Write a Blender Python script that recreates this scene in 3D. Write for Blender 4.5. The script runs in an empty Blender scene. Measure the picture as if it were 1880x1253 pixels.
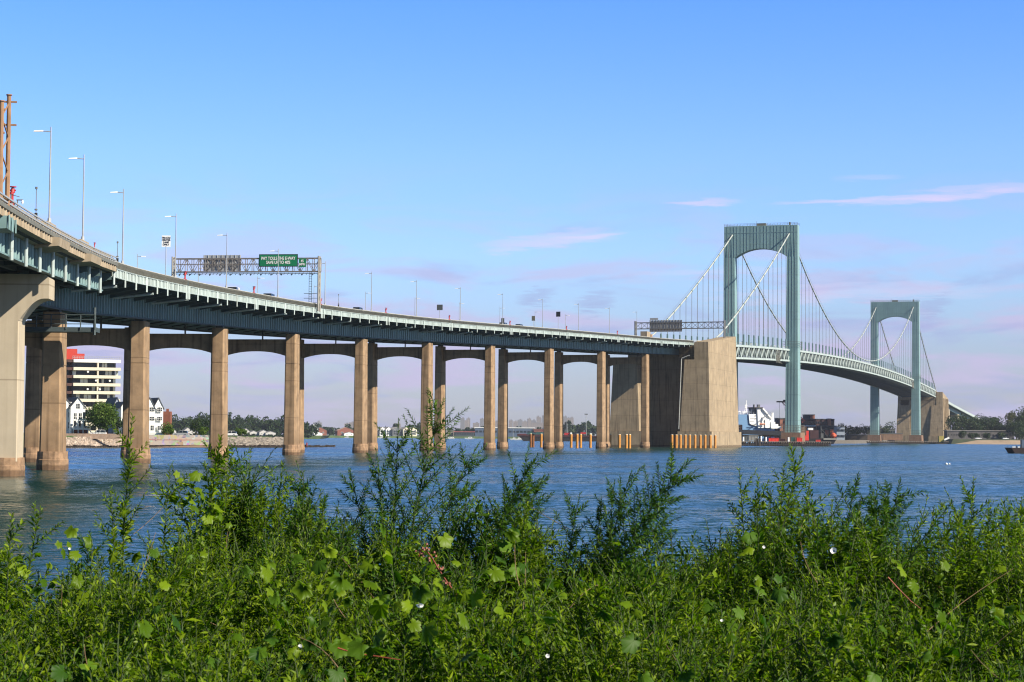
import bpy, math, random
import numpy as np
from mathutils import Vector, Matrix
R_ = math.radians
random.seed(7); rng = np.random.default_rng(7)
scene = bpy.context.scene
COL = scene.collection

# ------------------------------------------------------------------ camera
FPX, PITCH, ROLL, EYE = 3641.0, 0.047694, 0.0063048, 4.112
cd = bpy.data.cameras.new('camera'); cam = bpy.data.objects.new('camera', cd); COL.objects.link(cam)
cd.sensor_width = 36.0; cd.lens = FPX / 1880 * 36.0; cd.clip_start = 0.5; cd.clip_end = 60000
cam.matrix_world = Matrix.Translation((0, 0, EYE)) @ Matrix.Rotation(math.pi/2 + PITCH, 4, 'X') @ Matrix.Rotation(ROLL, 4, 'Z')
cd.dof.use_dof = True; cd.dof.focus_distance = 60.0; cd.dof.aperture_fstop = 20.0
scene.camera = cam

# ------------------------------------------------------------------ sun and sky
SUN_AZ, SUN_EL = 119.5, 36.0           # azimuth clockwise from +Y (the view direction)
ld = bpy.data.lights.new('sun', 'SUN'); ld.energy = 5.0; ld.angle = R_(0.53); ld.color = (1.0, 0.91, 0.76)
sun = bpy.data.objects.new('sun', ld); COL.objects.link(sun)
a = R_(SUN_AZ); e = R_(SUN_EL)
sv = Vector((math.sin(a)*math.cos(e), math.cos(a)*math.cos(e), math.sin(e)))
sun.rotation_euler = sv.to_track_quat('Z', 'Y').to_euler()
w = bpy.data.worlds.new('World'); scene.world = w; w.use_nodes = True
nt = w.node_tree; N = nt.nodes; Lk = nt.links
for n in list(N): N.remove(n)
def nd(t, **k):
    n = N.new(t)
    for q, v in k.items(): setattr(n, q, v)
    return n
out = nd('ShaderNodeOutputWorld'); bg = nd('ShaderNodeBackground'); sky = nd('ShaderNodeTexSky')
sky.sky_type = 'NISHITA'; sky.sun_disc = False; sky.sun_elevation = R_(SUN_EL); sky.sun_rotation = R_(SUN_AZ)
sky.air_density = 1.0; sky.dust_density = 0.6; sky.ozone_density = 2.2; sky.altitude = 0
bg.inputs[1].default_value = 0.08
tc_ = nd('ShaderNodeTexCoord'); sep = nd('ShaderNodeSeparateXYZ'); Lk.new(tc_.outputs['Generated'], sep.inputs[0])
# grade of the air with height above the horizon (clear deep blue above, lilac low down)
ramp = nd('ShaderNodeValToRGB'); Lk.new(sep.outputs[2], ramp.inputs[0])
cr = ramp.color_ramp
pts = [(0.0, (0.66, 0.68, 0.98)), (0.045, (0.68, 0.75, 1.12)), (0.09, (0.78, 0.96, 1.36)), (0.14, (0.73, 0.97, 1.60)), (0.215, (0.52, 0.88, 1.60)), (0.265, (.22, .41, .52)), (0.35, (.11, .24, .27)), (0.6, (0.10, 0.22, 0.32)), (1.0, (0.13, 0.24, 0.36))]
while len(cr.elements) < len(pts): cr.elements.new(0.5)
for el_, (p, c) in zip(cr.elements, pts): el_.position = p; el_.color = (*c, 1)
mul = nd('ShaderNodeMix', data_type='RGBA', blend_type='MULTIPLY'); mul.inputs[0].default_value = 1
Lk.new(sky.outputs[0], mul.inputs[6]); Lk.new(ramp.outputs[0], mul.inputs[7])
def wcloud(scale, mx, det, lo, hi, elo, ehi, feather, seed):
    mp = nd('ShaderNodeMapping'); mp.inputs['Scale'].default_value = mx; mp.inputs['Location'].default_value = (seed, seed*.7, 0)
    Lk.new(tc_.outputs['Generated'], mp.inputs[0])
    nz = nd('ShaderNodeTexNoise'); nz.inputs['Scale'].default_value = scale; nz.inputs['Detail'].default_value = det; nz.inputs['Roughness'].default_value = .55
    nz.inputs['Distortion'].default_value = .6
    Lk.new(mp.outputs[0], nz.inputs[0])
    mr = nd('ShaderNodeMapRange', interpolation_type='SMOOTHSTEP'); Lk.new(nz.outputs[0], mr.inputs[0]); mr.inputs[1].default_value = lo; mr.inputs[2].default_value = hi
    a1 = nd('ShaderNodeMapRange', interpolation_type='SMOOTHSTEP'); Lk.new(sep.outputs[2], a1.inputs[0]); a1.inputs[1].default_value = elo-feather; a1.inputs[2].default_value = elo+feather
    a2 = nd('ShaderNodeMapRange', interpolation_type='SMOOTHSTEP'); Lk.new(sep.outputs[2], a2.inputs[0]); a2.inputs[1].default_value = ehi-feather; a2.inputs[2].default_value = ehi+feather; a2.inputs[3].default_value = 1; a2.inputs[4].default_value = 0
    m1 = nd('ShaderNodeMath', operation='MULTIPLY'); m2 = nd('ShaderNodeMath', operation='MULTIPLY')
    Lk.new(mr.outputs[0], m1.inputs[0]); Lk.new(a1.outputs[0], m1.inputs[1]); Lk.new(m1.outputs[0], m2.inputs[0]); Lk.new(a2.outputs[0], m2.inputs[1])
    return m2.outputs[0]
def blob(azdeg, el, haz, hel, tilt, seed, scale=30):   # one wisp of cirrus at a bearing and height in the sky
    az = R_(azdeg)
    vx = nd('ShaderNodeVectorMath', operation='DOT_PRODUCT'); Lk.new(tc_.outputs['Generated'], vx.inputs[0]); vx.inputs[1].default_value = (math.cos(az), -math.sin(az), 0)
    u = nd('ShaderNodeMath', operation='DIVIDE'); Lk.new(vx.outputs['Value'], u.inputs[0]); u.inputs[1].default_value = haz
    t = nd('ShaderNodeMath', operation='MULTIPLY_ADD'); Lk.new(vx.outputs['Value'], t.inputs[0]); t.inputs[1].default_value = -tilt; Lk.new(sep.outputs[2], t.inputs[2])
    mp = nd('ShaderNodeMapping'); mp.inputs['Scale'].default_value = (1, 1, 9); mp.inputs['Location'].default_value = (seed, 0, 0); Lk.new(tc_.outputs['Generated'], mp.inputs[0])
    nz = nd('ShaderNodeTexNoise'); nz.inputs['Scale'].default_value = scale; nz.inputs['Detail'].default_value = 7; nz.inputs['Roughness'].default_value = .62; Lk.new(mp.outputs[0], nz.inputs[0])
    nn = nd('ShaderNodeMath', operation='MULTIPLY_ADD'); Lk.new(nz.outputs[0], nn.inputs[0]); nn.inputs[1].default_value = hel*4.5; nn.inputs[2].default_value = -el-hel*2.25
    v = nd('ShaderNodeMath', operation='ADD'); Lk.new(t.outputs[0], v.inputs[0]); Lk.new(nn.outputs[0], v.inputs[1])
    v2 = nd('ShaderNodeMath', operation='DIVIDE'); Lk.new(v.outputs[0], v2.inputs[0]); v2.inputs[1].default_value = hel
    p1 = nd('ShaderNodeMath', operation='MULTIPLY'); Lk.new(u.outputs[0], p1.inputs[0]); Lk.new(u.outputs[0], p1.inputs[1])
    p2 = nd('ShaderNodeMath', operation='MULTIPLY_ADD'); Lk.new(v2.outputs[0], p2.inputs[0]); Lk.new(v2.outputs[0], p2.inputs[1]); Lk.new(p1.outputs[0], p2.inputs[2])
    mr = nd('ShaderNodeMapRange', interpolation_type='SMOOTHSTEP'); Lk.new(p2.outputs[0], mr.inputs[0]); mr.inputs[1].default_value = 1.1; mr.inputs[2].default_value = 0; mr.inputs[3].default_value = 0; mr.inputs[4].default_value = 1
    mm = nd('ShaderNodeMath', operation='MULTIPLY'); Lk.new(mr.outputs[0], mm.inputs[0]); Lk.new(nz.outputs[0], mm.inputs[1])
    return mm.outputs[0]
prev = mul.outputs[2]
def over(prev, fac, k, col):
    s = nd('ShaderNodeMath', operation='MULTIPLY'); s.use_clamp = True; Lk.new(fac, s.inputs[0]); s.inputs[1].default_value = k
    m = nd('ShaderNodeMix', data_type='RGBA'); Lk.new(s.outputs[0], m.inputs[0]); Lk.new(prev, m.inputs[6]); m.inputs[7].default_value = (*col, 1)
    return m.outputs[2]
prev = over(prev, wcloud(13, (1, 1, 5), 8, .43, .64, -.02, .095, .05, 3.1), .72, (4.3, 3.7, 5.6))
prev = over(prev, wcloud(11, (1, 1, 5), 5, .52, .72, -.02, .09, .05, 9.3), .7, (2.7, 3.0, 5.3))
for az, el, haz, hel, tl, sd, k in ((1.0, .0985, .040, .0045, .10, 1, .62), (2.2, .1005, .022, .0022, .12, 21, .7), (12.6, .1190, .07, .0026, .045, 2, .62), (13.8, .1225, .05, .0022, .03, 5, .6), (10.5, .118, .06, .0016, .02, 25, .8), (5.5, .1175, .022, .0018, .0, 8, .8), (10.2, .1285, .02, .0014, .0, 18, .35), (9.5, .072, .09, .006, .02, 4, .45), (6.0, .083, .05, .0018, .03, 14, .35), (-12.0, .043, .03, .006, .1, 15, .4), (-2.0, .052, .05, .004, .05, 16, .3)):
    prev = over(prev, blob(az, el, haz, hel, tl, sd), k, (6.2, 5.0, 6.6))
for az, el, sd in ((2.4, .068, 11), (0.7, .07, 12), (12.0, .065, 13)):
    prev = over(prev, blob(az, el, .012, .006, .2, sd, 60), .9, (2.6, 2.9, 5.0))
Lk.new(prev, bg.inputs[0]); Lk.new(bg.outputs[0], out.inputs[0])
scene.view_settings.view_transform = 'Standard'; scene.view_settings.look = 'None'
scene.view_settings.exposure = 0.85; scene.view_settings.gamma = 1.0
scene.render.engine = 'CYCLES'
scene.cycles.filter_width = 1.15; scene.cycles.max_bounces = 6; scene.cycles.volume_bounces = 0; scene.cycles.transparent_max_bounces = 6

# ------------------------------------------------------------------ helpers
def at(px, py, Y, z=None):              # bearing of a photo point, set at a real distance
    """world point at depth Y seen at photo pixel (px, py); 1880 x 1253"""
    xi, yi = px - 940, 626.5 - py
    cr_, sr_ = math.cos(ROLL), math.sin(ROLL)
    x = xi*cr_ - yi*sr_; y = xi*sr_ + yi*cr_
    dy = math.cos(PITCH)*1.0 - math.sin(PITCH)*y/FPX
    dz = math.sin(PITCH)*1.0 + math.cos(PITCH)*y/FPX
    t = Y/dy
    return Vector((x/FPX*t, Y, EYE + dz*t))
def AX(px, Y): return at(px, 800, Y).x
def AZ(px, py, Y): return at(px, py, Y).z

MATS = {}
FULL = {'white_paint', 'white_car_paint', 'tower_steel', 'tower_seam_paint', 'cable_paint', 'pale_bridge_steel', 'cream_panel', 'red_render', 'bright_red_paint', 'sign_green', 'orange_pile_coating', 'pier_concrete', 'anchorage_concrete', 'pale_concrete', 'galvanised_steel', 'bridge_steel', 'curtained_glass'}
def mat(name, base, rough=.7, metal=0.0, var=.12, scale=.6, streak=0.0, emit=None, spec=.5, bump=0.0, col2=None, joints=0.0, coord='Object', tide=0.0, vseam=0.0, rust=0.0):
    if name in MATS: return MATS[name]
    if name not in FULL: base = tuple(c*.68 for c in base); col2 = tuple(c*.68 for c in col2) if col2 else None
    m = bpy.data.materials.new(name); m.use_nodes = True; t = m.node_tree; ns = t.nodes; l = t.links
    b = ns['Principled BSDF']; b.inputs['Roughness'].default_value = rough; b.inputs['Metallic'].default_value = metal
    b.inputs['Specular IOR Level'].default_value = spec
    tc = ns.new('ShaderNodeTexCoord'); nz = ns.new('ShaderNodeTexNoise'); nz.inputs['Scale'].default_value = scale; nz.inputs['Detail'].default_value = 5; nz.inputs['Roughness'].default_value = .6
    l.new(tc.outputs[coord], nz.inputs[0])
    mr = ns.new('ShaderNodeMapRange'); l.new(nz.outputs[0], mr.inputs[0]); mr.inputs[1].default_value = .3; mr.inputs[2].default_value = .7
    mx = ns.new('ShaderNodeMix'); mx.data_type = 'RGBA'; l.new(mr.outputs[0], mx.inputs[0])
    c2 = col2 or tuple(c*(1+var) for c in base)
    mx.inputs[6].default_value = (*[c*(1-var) for c in base], 1); mx.inputs[7].default_value = (*c2, 1)
    last = mx.outputs[2]
    def darken(fac, k, col=(.25, .2, .15)):
        nonlocal last
        q = ns.new('ShaderNodeMath'); q.operation = 'MULTIPLY'; q.use_clamp = True; l.new(fac, q.inputs[0]); q.inputs[1].default_value = k
        m_ = ns.new('ShaderNodeMix'); m_.data_type = 'RGBA'; m_.blend_type = 'MULTIPLY'; l.new(q.outputs[0], m_.inputs[0]); l.new(last, m_.inputs[6]); m_.inputs[7].default_value = (*col, 1); last = m_.outputs[2]
    if streak:
        mp = ns.new('ShaderNodeMapping'); mp.inputs['Scale'].default_value = (1.6, 1.6, .06); l.new(tc.outputs[coord], mp.inputs[0])
        n2 = ns.new('ShaderNodeTexNoise'); n2.inputs['Scale'].default_value = 1.0; n2.inputs['Detail'].default_value = 6; l.new(mp.outputs[0], n2.inputs[0])
        m2 = ns.new('ShaderNodeMapRange'); l.new(n2.outputs[0], m2.inputs[0]); m2.inputs[1].default_value = .5; m2.inputs[2].default_value = .75
        darken(m2.outputs[0], streak)
    if joints:                       # pour lines in the concrete
        sp = ns.new('ShaderNodeSeparateXYZ'); l.new(tc.outputs[coord], sp.inputs[0])
        dv = ns.new('ShaderNodeMath'); dv.operation = 'DIVIDE'; l.new(sp.outputs[2], dv.inputs[0]); dv.inputs[1].default_value = joints
        fr = ns.new('ShaderNodeMath'); fr.operation = 'FRACT'; l.new(dv.outputs[0], fr.inputs[0])
        lt = ns.new('ShaderNodeMath'); lt.operation = 'LESS_THAN'; l.new(fr.outputs[0], lt.inputs[0]); lt.inputs[1].default_value = .14/joints
        darken(lt.outputs[0], .34 if 'anchor' in name else .42)
    if tide or vseam:
        sp2 = ns.new('ShaderNodeSeparateXYZ'); l.new(tc.outputs[coord], sp2.inputs[0])
    if tide:                         # dark weedy tide line
        ad = ns.new('ShaderNodeMath'); ad.operation = 'MULTIPLY_ADD'; l.new(nz.outputs[0], ad.inputs[0]); ad.inputs[1].default_value = -tide*1.1; l.new(sp2.outputs[2], ad.inputs[2])
        mt = ns.new('ShaderNodeMapRange'); l.new(ad.outputs[0], mt.inputs[0]); mt.inputs[1].default_value = tide*.35; mt.inputs[2].default_value = tide*.1; mt.inputs[3].default_value = 0; mt.inputs[4].default_value = 1
        darken(mt.outputs[0], .75 if tide < 2 else .3, (.28, .24, .2))
    if vseam:
        for kx, ky in ((.95, -.3), (.3, .95)):
            dt = ns.new('ShaderNodeVectorMath'); dt.operation = 'DOT_PRODUCT'; l.new(tc.outputs[coord], dt.inputs[0]); dt.inputs[1].default_value = (kx/vseam, ky/vseam, 0)
            fr = ns.new('ShaderNodeMath'); fr.operation = 'FRACT'; l.new(dt.outputs['Value'], fr.inputs[0]); lt = ns.new('ShaderNodeMath'); lt.operation = 'LESS_THAN'; l.new(fr.outputs[0], lt.inputs[0]); lt.inputs[1].default_value = .05
            darken(lt.outputs[0], .12)
    if rust:
        nr = ns.new('ShaderNodeTexNoise'); nr.inputs['Scale'].default_value = .9; nr.inputs['Detail'].default_value = 9; nr.inputs['Roughness'].default_value = .72; l.new(tc.outputs[coord], nr.inputs[0])
        rm = ns.new('ShaderNodeMapRange'); l.new(nr.outputs[0], rm.inputs[0]); rm.inputs[1].default_value = .60; rm.inputs[2].default_value = .70; rm.inputs[4].default_value = rust
        rx = ns.new('ShaderNodeMix'); rx.data_type = 'RGBA'; l.new(rm.outputs[0], rx.inputs[0]); l.new(last, rx.inputs[6]); rx.inputs[7].default_value = (.13, .075, .04, 1); last = rx.outputs[2]
    l.new(last, b.inputs['Base Color'])
    if bump:
        bp = ns.new('ShaderNodeBump'); bp.inputs['Strength'].default_value = bump; bp.inputs['Distance'].default_value = .1; l.new(nz.outputs[0], bp.inputs['Height']); l.new(bp.outputs[0], b.inputs['Normal'])
    if emit: b.inputs['Emission Color'].default_value = (*emit, 1); b.inputs['Emission Strength'].default_value = 1
    MATS[name] = m; return m
CONC = mat('pier_concrete', (.285, .188, .108), .9, var=.27, scale=.6, streak=.75, joints=7.3, tide=5.0)
CONB = mat('pier_base_concrete', (.40, .25, .145), .9, var=.4, scale=1.3, streak=.7, tide=.75)
CONL = mat('pale_concrete', (.42, .355, .26), .9, var=.08, scale=.4, streak=.25, joints=9)
CONA = mat('anchorage_concrete', (.305, .235, .152), .9, var=.2, scale=.3, streak=.8, joints=6.1, tide=1.1, vseam=3.3)
CONP = mat('parapet_concrete', (.46, .37, .26), .9, var=.15, scale=.8, streak=.5)
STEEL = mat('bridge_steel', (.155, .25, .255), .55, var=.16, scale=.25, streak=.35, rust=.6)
STEELP = mat('pale_bridge_steel', (.37, .435, .425), .55, var=.14, scale=.4, streak=.45, rust=.55)
STEELT = mat('tower_steel', (.20, .325, .33), .5, var=.09, scale=.12, streak=.22, joints=12.4)
SEAM = mat('tower_seam_paint', (.19, .305, .31), .6, var=.1, scale=.3)
DARKST = mat('dark_girder_steel', (.06, .085, .09), .7, var=.2, scale=.4)  # darker copy of bridge steel with under-deck shade; plain dark fittings use it too
BRK = mat('shaded_bracket_steel', (.085, .14, .145), .65, var=.15, scale=.4)  # bridge steel darkened so its colour holds the shade below the deck
CABLE = mat('cable_paint', (.36, .39, .375), .5, var=.1, scale=.2)
ROPE = mat('rope_steel', (.22, .24, .27), .6)
GALV = mat('galvanised_steel', (.36, .37, .37), .45, .2, var=.1, scale=2)
RAILW = mat('pale_rail_paint', (.62, .62, .58), .6, var=.1, scale=1)
RAILD = mat('weathered_rail_steel', (.20, .20, .17), .7, var=.2, scale=1)
RAILK = mat('dark_rail_steel', (.075, .08, .075), .7, var=.3, scale=1)
RUST = mat('rusty_post_steel', (.42, .24, .13), .8, var=.25, scale=.8, streak=.4)
RED = mat('red_paint', (.55, .03, .03), .5)
ASPH = mat('asphalt', (.06, .06, .06), .9)
WHITE = mat('white_paint', (.78, .78, .76), .6, var=.05)
BLACK = mat('black_rubber', (.02, .02, .02), .8)
GLASS = mat('dark_glass', (.02, .03, .04), .12, var=.3, scale=.5)
ROOFG = mat('grey_shingle', (.20, .20, .21), .9, var=.2, scale=2)
BRICK = mat('red_brick', (.28, .095, .06), .9, var=.2, scale=1)
CREAM = mat('cream_panel', (.62, .56, .44), .8, var=.05)
GREENS = mat('sign_green', (.0, .16, .06), .5, var=.04)
WOOD = mat('dark_timber', (.05, .04, .035), .9, var=.3, scale=1)
BARK = mat('bark', (.10, .075, .05), .95, var=.3, scale=3)

class MB:
    def __init__(s): s.v = []; s.f = []
    def add(s, vs, fs):
        n = len(s.v); s.v += [tuple(v) for v in vs]; s.f += [tuple(i+n for i in f) for f in fs]
    def hexa(s, b, t):                      # bottom 4, top 4 (ccw)
        s.add(list(b)+list(t), [(3,2,1,0), (4,5,6,7), (0,1,5,4), (1,2,6,5), (2,3,7,6), (3,0,4,7)])
    def box(s, c, d, rz=0.0, z0=None):      # centre, dims
        x, y, z = c; a, b, h = d[0]/2, d[1]/2, d[2]/2
        ca, sa = math.cos(rz), math.sin(rz)
        q = [(x+u*ca-v*sa, y+u*sa+v*ca) for u, v in ((-a,-b), (a,-b), (a,b), (-a,b))]
        s.hexa([(*p, z-h) for p in q], [(*p, z+h) for p in q])
    def tube(s, p0, p1, r0, r1=None, n=6, cap=True):
        p0, p1 = Vector(p0), Vector(p1); r1 = r0 if r1 is None else r1
        d = (p1-p0)
        if d.length < 1e-6: return
        d.normalize(); u = d.orthogonal().normalized(); v = d.cross(u)
        vs = []
        for p, r in ((p0, r0), (p1, r1)):
            for k in range(n):
                t = 2*math.pi*k/n; vs.append(p + u*(math.cos(t)*r) + v*(math.sin(t)*r))
        fs = [(k, (k+1) % n, n+(k+1) % n, n+k) for k in range(n)]
        if cap: fs += [tuple(range(n))[::-1], tuple(range(n, 2*n))]
        s.add(vs, fs)
    def path(s, ps, r, n=6):
        for p, q in zip(ps[:-1], ps[1:]): s.tube(p, q, r, n=n)
    def bar(s, p0, p1, wd, up=(0, 0, 1), ht=None):   # rectangular bar
        p0, p1 = Vector(p0), Vector(p1); ht = ht or wd
        d = (p1-p0).normalized(); u = d.cross(Vector(up))
        if u.length < 1e-4: u = d.orthogonal()
        u.normalize(); v = u.cross(d).normalized()
        q = [(-u*wd/2-v*ht/2), (u*wd/2-v*ht/2), (u*wd/2+v*ht/2), (-u*wd/2+v*ht/2)]
        s.add([p0+k for k in q]+[p1+k for k in q], [(3,2,1,0), (4,5,6,7), (0,1,5,4), (1,2,6,5), (2,3,7,6), (3,0,4,7)])
    def prism(s, poly, fn0, fn1):           # 2-d polygon mapped to two faces
        n = len(poly); s.add([fn0(*p) for p in poly]+[fn1(*p) for p in poly],
            [tuple(range(n))[::-1], tuple(range(n, 2*n))]+[(k, (k+1) % n, n+(k+1) % n, n+k) for k in range(n)])
    def build(s, name, m, parent=None, loc=None, smooth=False):
        o0 = Vector(loc) if loc is not None else (Vector(parent.location) if parent is not None and parent.type == 'EMPTY' else Vector((0, 0, 0)))
        if parent is not None and parent.type != 'EMPTY': o0 = Vector(parent.get('_o', (0, 0, 0)))
        me = bpy.data.meshes.new(name)
        me.from_pydata([(v[0]-o0.x, v[1]-o0.y, v[2]-o0.z) for v in s.v], [], s.f)
        me.validate(); me.materials.append(m)
        import bmesh
        bm = bmesh.new(); bm.from_mesh(me); bmesh.ops.recalc_face_normals(bm, faces=bm.faces); bm.to_mesh(me); bm.free()
        if smooth:
            for p in me.polygons: p.use_smooth = True
        o = bpy.data.objects.new(name, me); COL.objects.link(o)
        if parent is not None: o.parent = parent
        else: o.location = o0
        ORG[o.name] = o0
        return o
ORG = {}
def sub(mb, name, m, part):                 # a part of a part (world-space verts)
    o0 = ORG[part.name]
    me_p = MB(); me_p.v = [(v[0]-o0.x, v[1]-o0.y, v[2]-o0.z) for v in mb.v]; me_p.f = mb.f
    o = me_p.build(name, m, None, loc=(0, 0, 0)); o.location = (0, 0, 0); o.parent = part; ORG[o.name] = o0
    return o
def tag(o, label=None, cat=None, group=None, kind=None):
    if label: o['label'] = label
    if cat: o['category'] = cat
    if group: o['group'] = group
    if kind: o['kind'] = kind
    return o
def empty(name, loc, label, cat, group=None, rz=0.0):
    o = bpy.data.objects.new(name, None); COL.objects.link(o); o.location = loc; o.rotation_euler = (0, 0, rz); o.empty_display_size = .1
    return tag(o, label, cat, group)
KIDS = {}
def dup(root, loc, rz=None, label=None, scale=None):
    def cp(o, par):
        c = o.copy(); COL.objects.link(c)
        if par is not None: c.parent = par
        for ch in list(o.children): cp(ch, c)
        return c
    c = cp(root, None); c.location = loc
    if rz is not None: c.rotation_euler = (0, 0, rz)
    if scale: c.scale = scale
    if label: c['label'] = label
    return c
ORD = ['first', 'second', 'third', 'fourth', 'fifth', 'sixth', 'seventh', 'eighth', 'ninth', 'tenth', 'eleventh', 'twelfth', 'thirteenth', 'fourteenth', 'fifteenth', 'sixteenth']

# ------------------------------------------------------------------ lines of the bridge
SPAN = 58.25; P10 = (41.958, 730.534); TH = (0.32048695, 0.02419129, -0.01327471, 0.00067141)
ang = lambda i: TH[0]+TH[1]*i+TH[2]*i*i+TH[3]*i**3
T1 = Vector((123.445, 979.543, 0)); T2 = Vector((294.206, 1520.98, 0))
D = (T2-T1).normalized(); RT = Vector((D.y, -D.x, 0)); MAIN = (T2-T1).length; AZB = math.atan2(D.x, D.y)
A1 = T1 - D*169; A0 = T1 - D*224
_n = 50; _I = []; _X = []; _Y = []; _A = []
_pos = list(P10)
for k in range(12*_n+1):
    i = k/_n; _I.append(i); _X.append(_pos[0]); _Y.append(_pos[1]); _A.append(ang(i))
    A = ang(i+.5/_n); _pos[0] -= math.sin(A)*SPAN/_n; _pos[1] -= math.cos(A)*SPAN/_n
Q = A0 - RT*1.6; dl = Vector((Q.x-P10[0], Q.y-P10[1])); i0 = -dl.length/SPAN
for k in range(1, 21):
    t = k/20; _I.insert(0, i0*t); _X.insert(0, P10[0]+dl.x*t); _Y.insert(0, P10[1]+dl.y*t); _A.insert(0, ang(0)*(1-t)+AZB*t)
i0 -= 12/SPAN; e_ = Q+D*12; _I.insert(0, i0); _X.insert(0, e_.x); _Y.insert(0, e_.y); _A.insert(0, AZB)
_ri = [i0, 0, 1, 2, 3, 4, 5, 6, 7, 8, 9, 9.6, 10, 12]; _rz = [41.7, 40.22, 38.76, 37.23, 35.51, 33.62, 31.80, 29.93, 28.06, 25.80, 23.35, 22.6, 22.1, 20.4]
def _RZ(i): return sum(np.interp(i+d_, _ri, _rz) for d_ in (-.3, -.15, 0, .15, .3))/5 if i > .35 else float(np.interp(i, _ri, _rz))
def VP(i, o, dz):                           # viaduct: station, offset to the right, height against the rail top
    x = np.interp(i, _I, _X); y = np.interp(i, _I, _Y); A = np.interp(i, _I, _A)
    return Vector((x+math.cos(A)*o, y-math.sin(A)*o, _RZ(i)+dz))
def VA(i): return float(np.interp(i, _I, _A))
def TP(s, o, z): return T1 + D*s + RT*o + Vector((0, 0, z))
_tp = np.polyfit([-169, -100, -50, 0, 50, 100, 200, 275, 350, 450, 549, 600, 718], [42.37, 44.74, 46.25, 47.65, 48.56, 49.44, 51.0, 51.5, 51.2, 50.5, 49.3, 48.2, 45.4], 4)
def TC(s): return float(np.polyval(_tp, s))
def isteps(a, b, n): return [a+(b-a)*k/n for k in range(n+1)]
def sweep(mb, st, prof, pf):                # closed profile swept along stations
    n = len(prof); vs = []; fs = []
    for i in st: vs += [pf(i, o, z) for o, z in prof]
    for k in range(len(st)-1):
        for j in range(n):
            a_, b_ = k*n+j, k*n+(j+1) % n; fs.append((a_, b_, b_+n, a_+n))
    fs.append(tuple(range(n))); fs.append(tuple((len(st)-1)*n+j for j in range(n))[::-1])
    mb.add(vs, fs)
def rect(o0, o1, z0, z1): return [(o0, z0), (o1, z0), (o1, z1), (o0, z1)]

# ================================================================== SETTING: water, land
def plane(name, x0, x1, y0, y1, z, m):
    mb = MB(); mb.add([(x0, y0, z), (x1, y0, z), (x1, y1, z), (x0, y1, z)], [(0, 1, 2, 3)]); return mb.build(name, m)
def water_mat():
    m = bpy.data.materials.new('water'); m.use_nodes = True; t = m.node_tree; ns = t.nodes; l = t.links
    b = ns['Principled BSDF']; b.inputs['Base Color'].default_value = (.010, .038, .036, 1); b.inputs['Roughness'].default_value = .08; b.inputs['IOR'].default_value = 1.33; b.inputs['Specular IOR Level'].default_value = .33; b.inputs['Specular Tint'].default_value = (.92, 1.0, .88, 1)
    tc = ns.new('ShaderNodeTexCoord')
    def wave(sc, scale, det, k, prev=None):
        mp = ns.new('ShaderNodeMapping'); mp.inputs['Scale'].default_value = sc; mp.inputs['Rotation'].default_value = (0, 0, .35); l.new(tc.outputs['Object'], mp.inputs[0])
        n = ns.new('ShaderNodeTexNoise'); n.inputs['Scale'].default_value = scale; n.inputs['Detail'].default_value = det; n.inputs['Roughness'].default_value = .6; l.new(mp.outputs[0], n.inputs[0])
        a_ = ns.new('ShaderNodeVectorMath'); a_.operation = 'SUBTRACT'; l.new(n.outputs['Color'], a_.inputs[0]); a_.inputs[1].default_value = (.5, .5, .5)
        b_ = ns.new('ShaderNodeVectorMath'); b_.operation = 'MULTIPLY'; l.new(a_.outputs[0], b_.inputs[0]); b_.inputs[1].default_value = (k*.8, k, 0)
        if prev is None: return b_.outputs[0]
        c_ = ns.new('ShaderNodeVectorMath'); c_.operation = 'ADD'; l.new(b_.outputs[0], c_.inputs[0]); l.new(prev, c_.inputs[1]); return c_.outputs[0]
    v = wave((.6, 1.3, 1), 1.5, 3, .66); v = wave((.8, 1.3, 1), 7.5, 2, .56, v)
    mp = ns.new('ShaderNodeMapping'); mp.inputs['Scale'].default_value = (.005, .035, 1); l.new(tc.outputs['Object'], mp.inputs[0])
    n3 = ns.new('ShaderNodeTexNoise'); n3.inputs['Scale'].default_value = 1; n3.inputs['Detail'].default_value = 4; l.new(mp.outputs[0], n3.inputs[0])
    mr = ns.new('ShaderNodeMapRange'); l.new(n3.outputs[0], mr.inputs[0]); mr.inputs[1].default_value = .4; mr.inputs[2].default_value = .62; mr.inputs[3].default_value = .38; mr.inputs[4].default_value = 1.2
    sc = ns.new('ShaderNodeVectorMath'); sc.operation = 'SCALE'; l.new(v, sc.inputs[0]); l.new(mr.outputs[0], sc.inputs['Scale'])
    ad = ns.new('ShaderNodeVectorMath'); ad.operation = 'ADD'; l.new(sc.outputs[0], ad.inputs[0]); ad.inputs[1].default_value = (0, -.105, 1)
    nm = ns.new('ShaderNodeVectorMath'); nm.operation = 'NORMALIZE'; l.new(ad.outputs[0], nm.inputs[0]); l.new(nm.outputs[0], b.inputs['Normal'])
    return m
water = plane('water', -15000, 15000, -300, 30000, 0, water_mat()); tag(water, kind='structure')
GRASS = mat('grass', (.07, .12, .03), .95, var=.4, scale=.12)
EARTH = mat('dark_earth', (.035, .03, .02), .95, var=.3, scale=2)
SAND = mat('sand', (.36, .27, .19), .95, var=.15, scale=.2)
def land(name, outline, z, m, skirt=3.0, drop=None):    # outline ccw seen from above, sloping edge to below the water
    n = len(outline); cx = sum(p[0] for p in outline)/n; cy = sum(p[1] for p in outline)/n
    mb = MB(); top = []
    for x, y in outline:
        d = Vector((cx-x, cy-y)); d = d/d.length*skirt; top.append((x+d.x, y+d.y, z))
    bot = [(x, y, -1.0) for x, y in outline]
    mb.add(top+bot, [tuple(range(n))]+[(k, (k+1) % n, n+(k+1) % n, n+k) for k in range(n)])
    return tag(mb.build(name, m), kind='structure')
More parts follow.
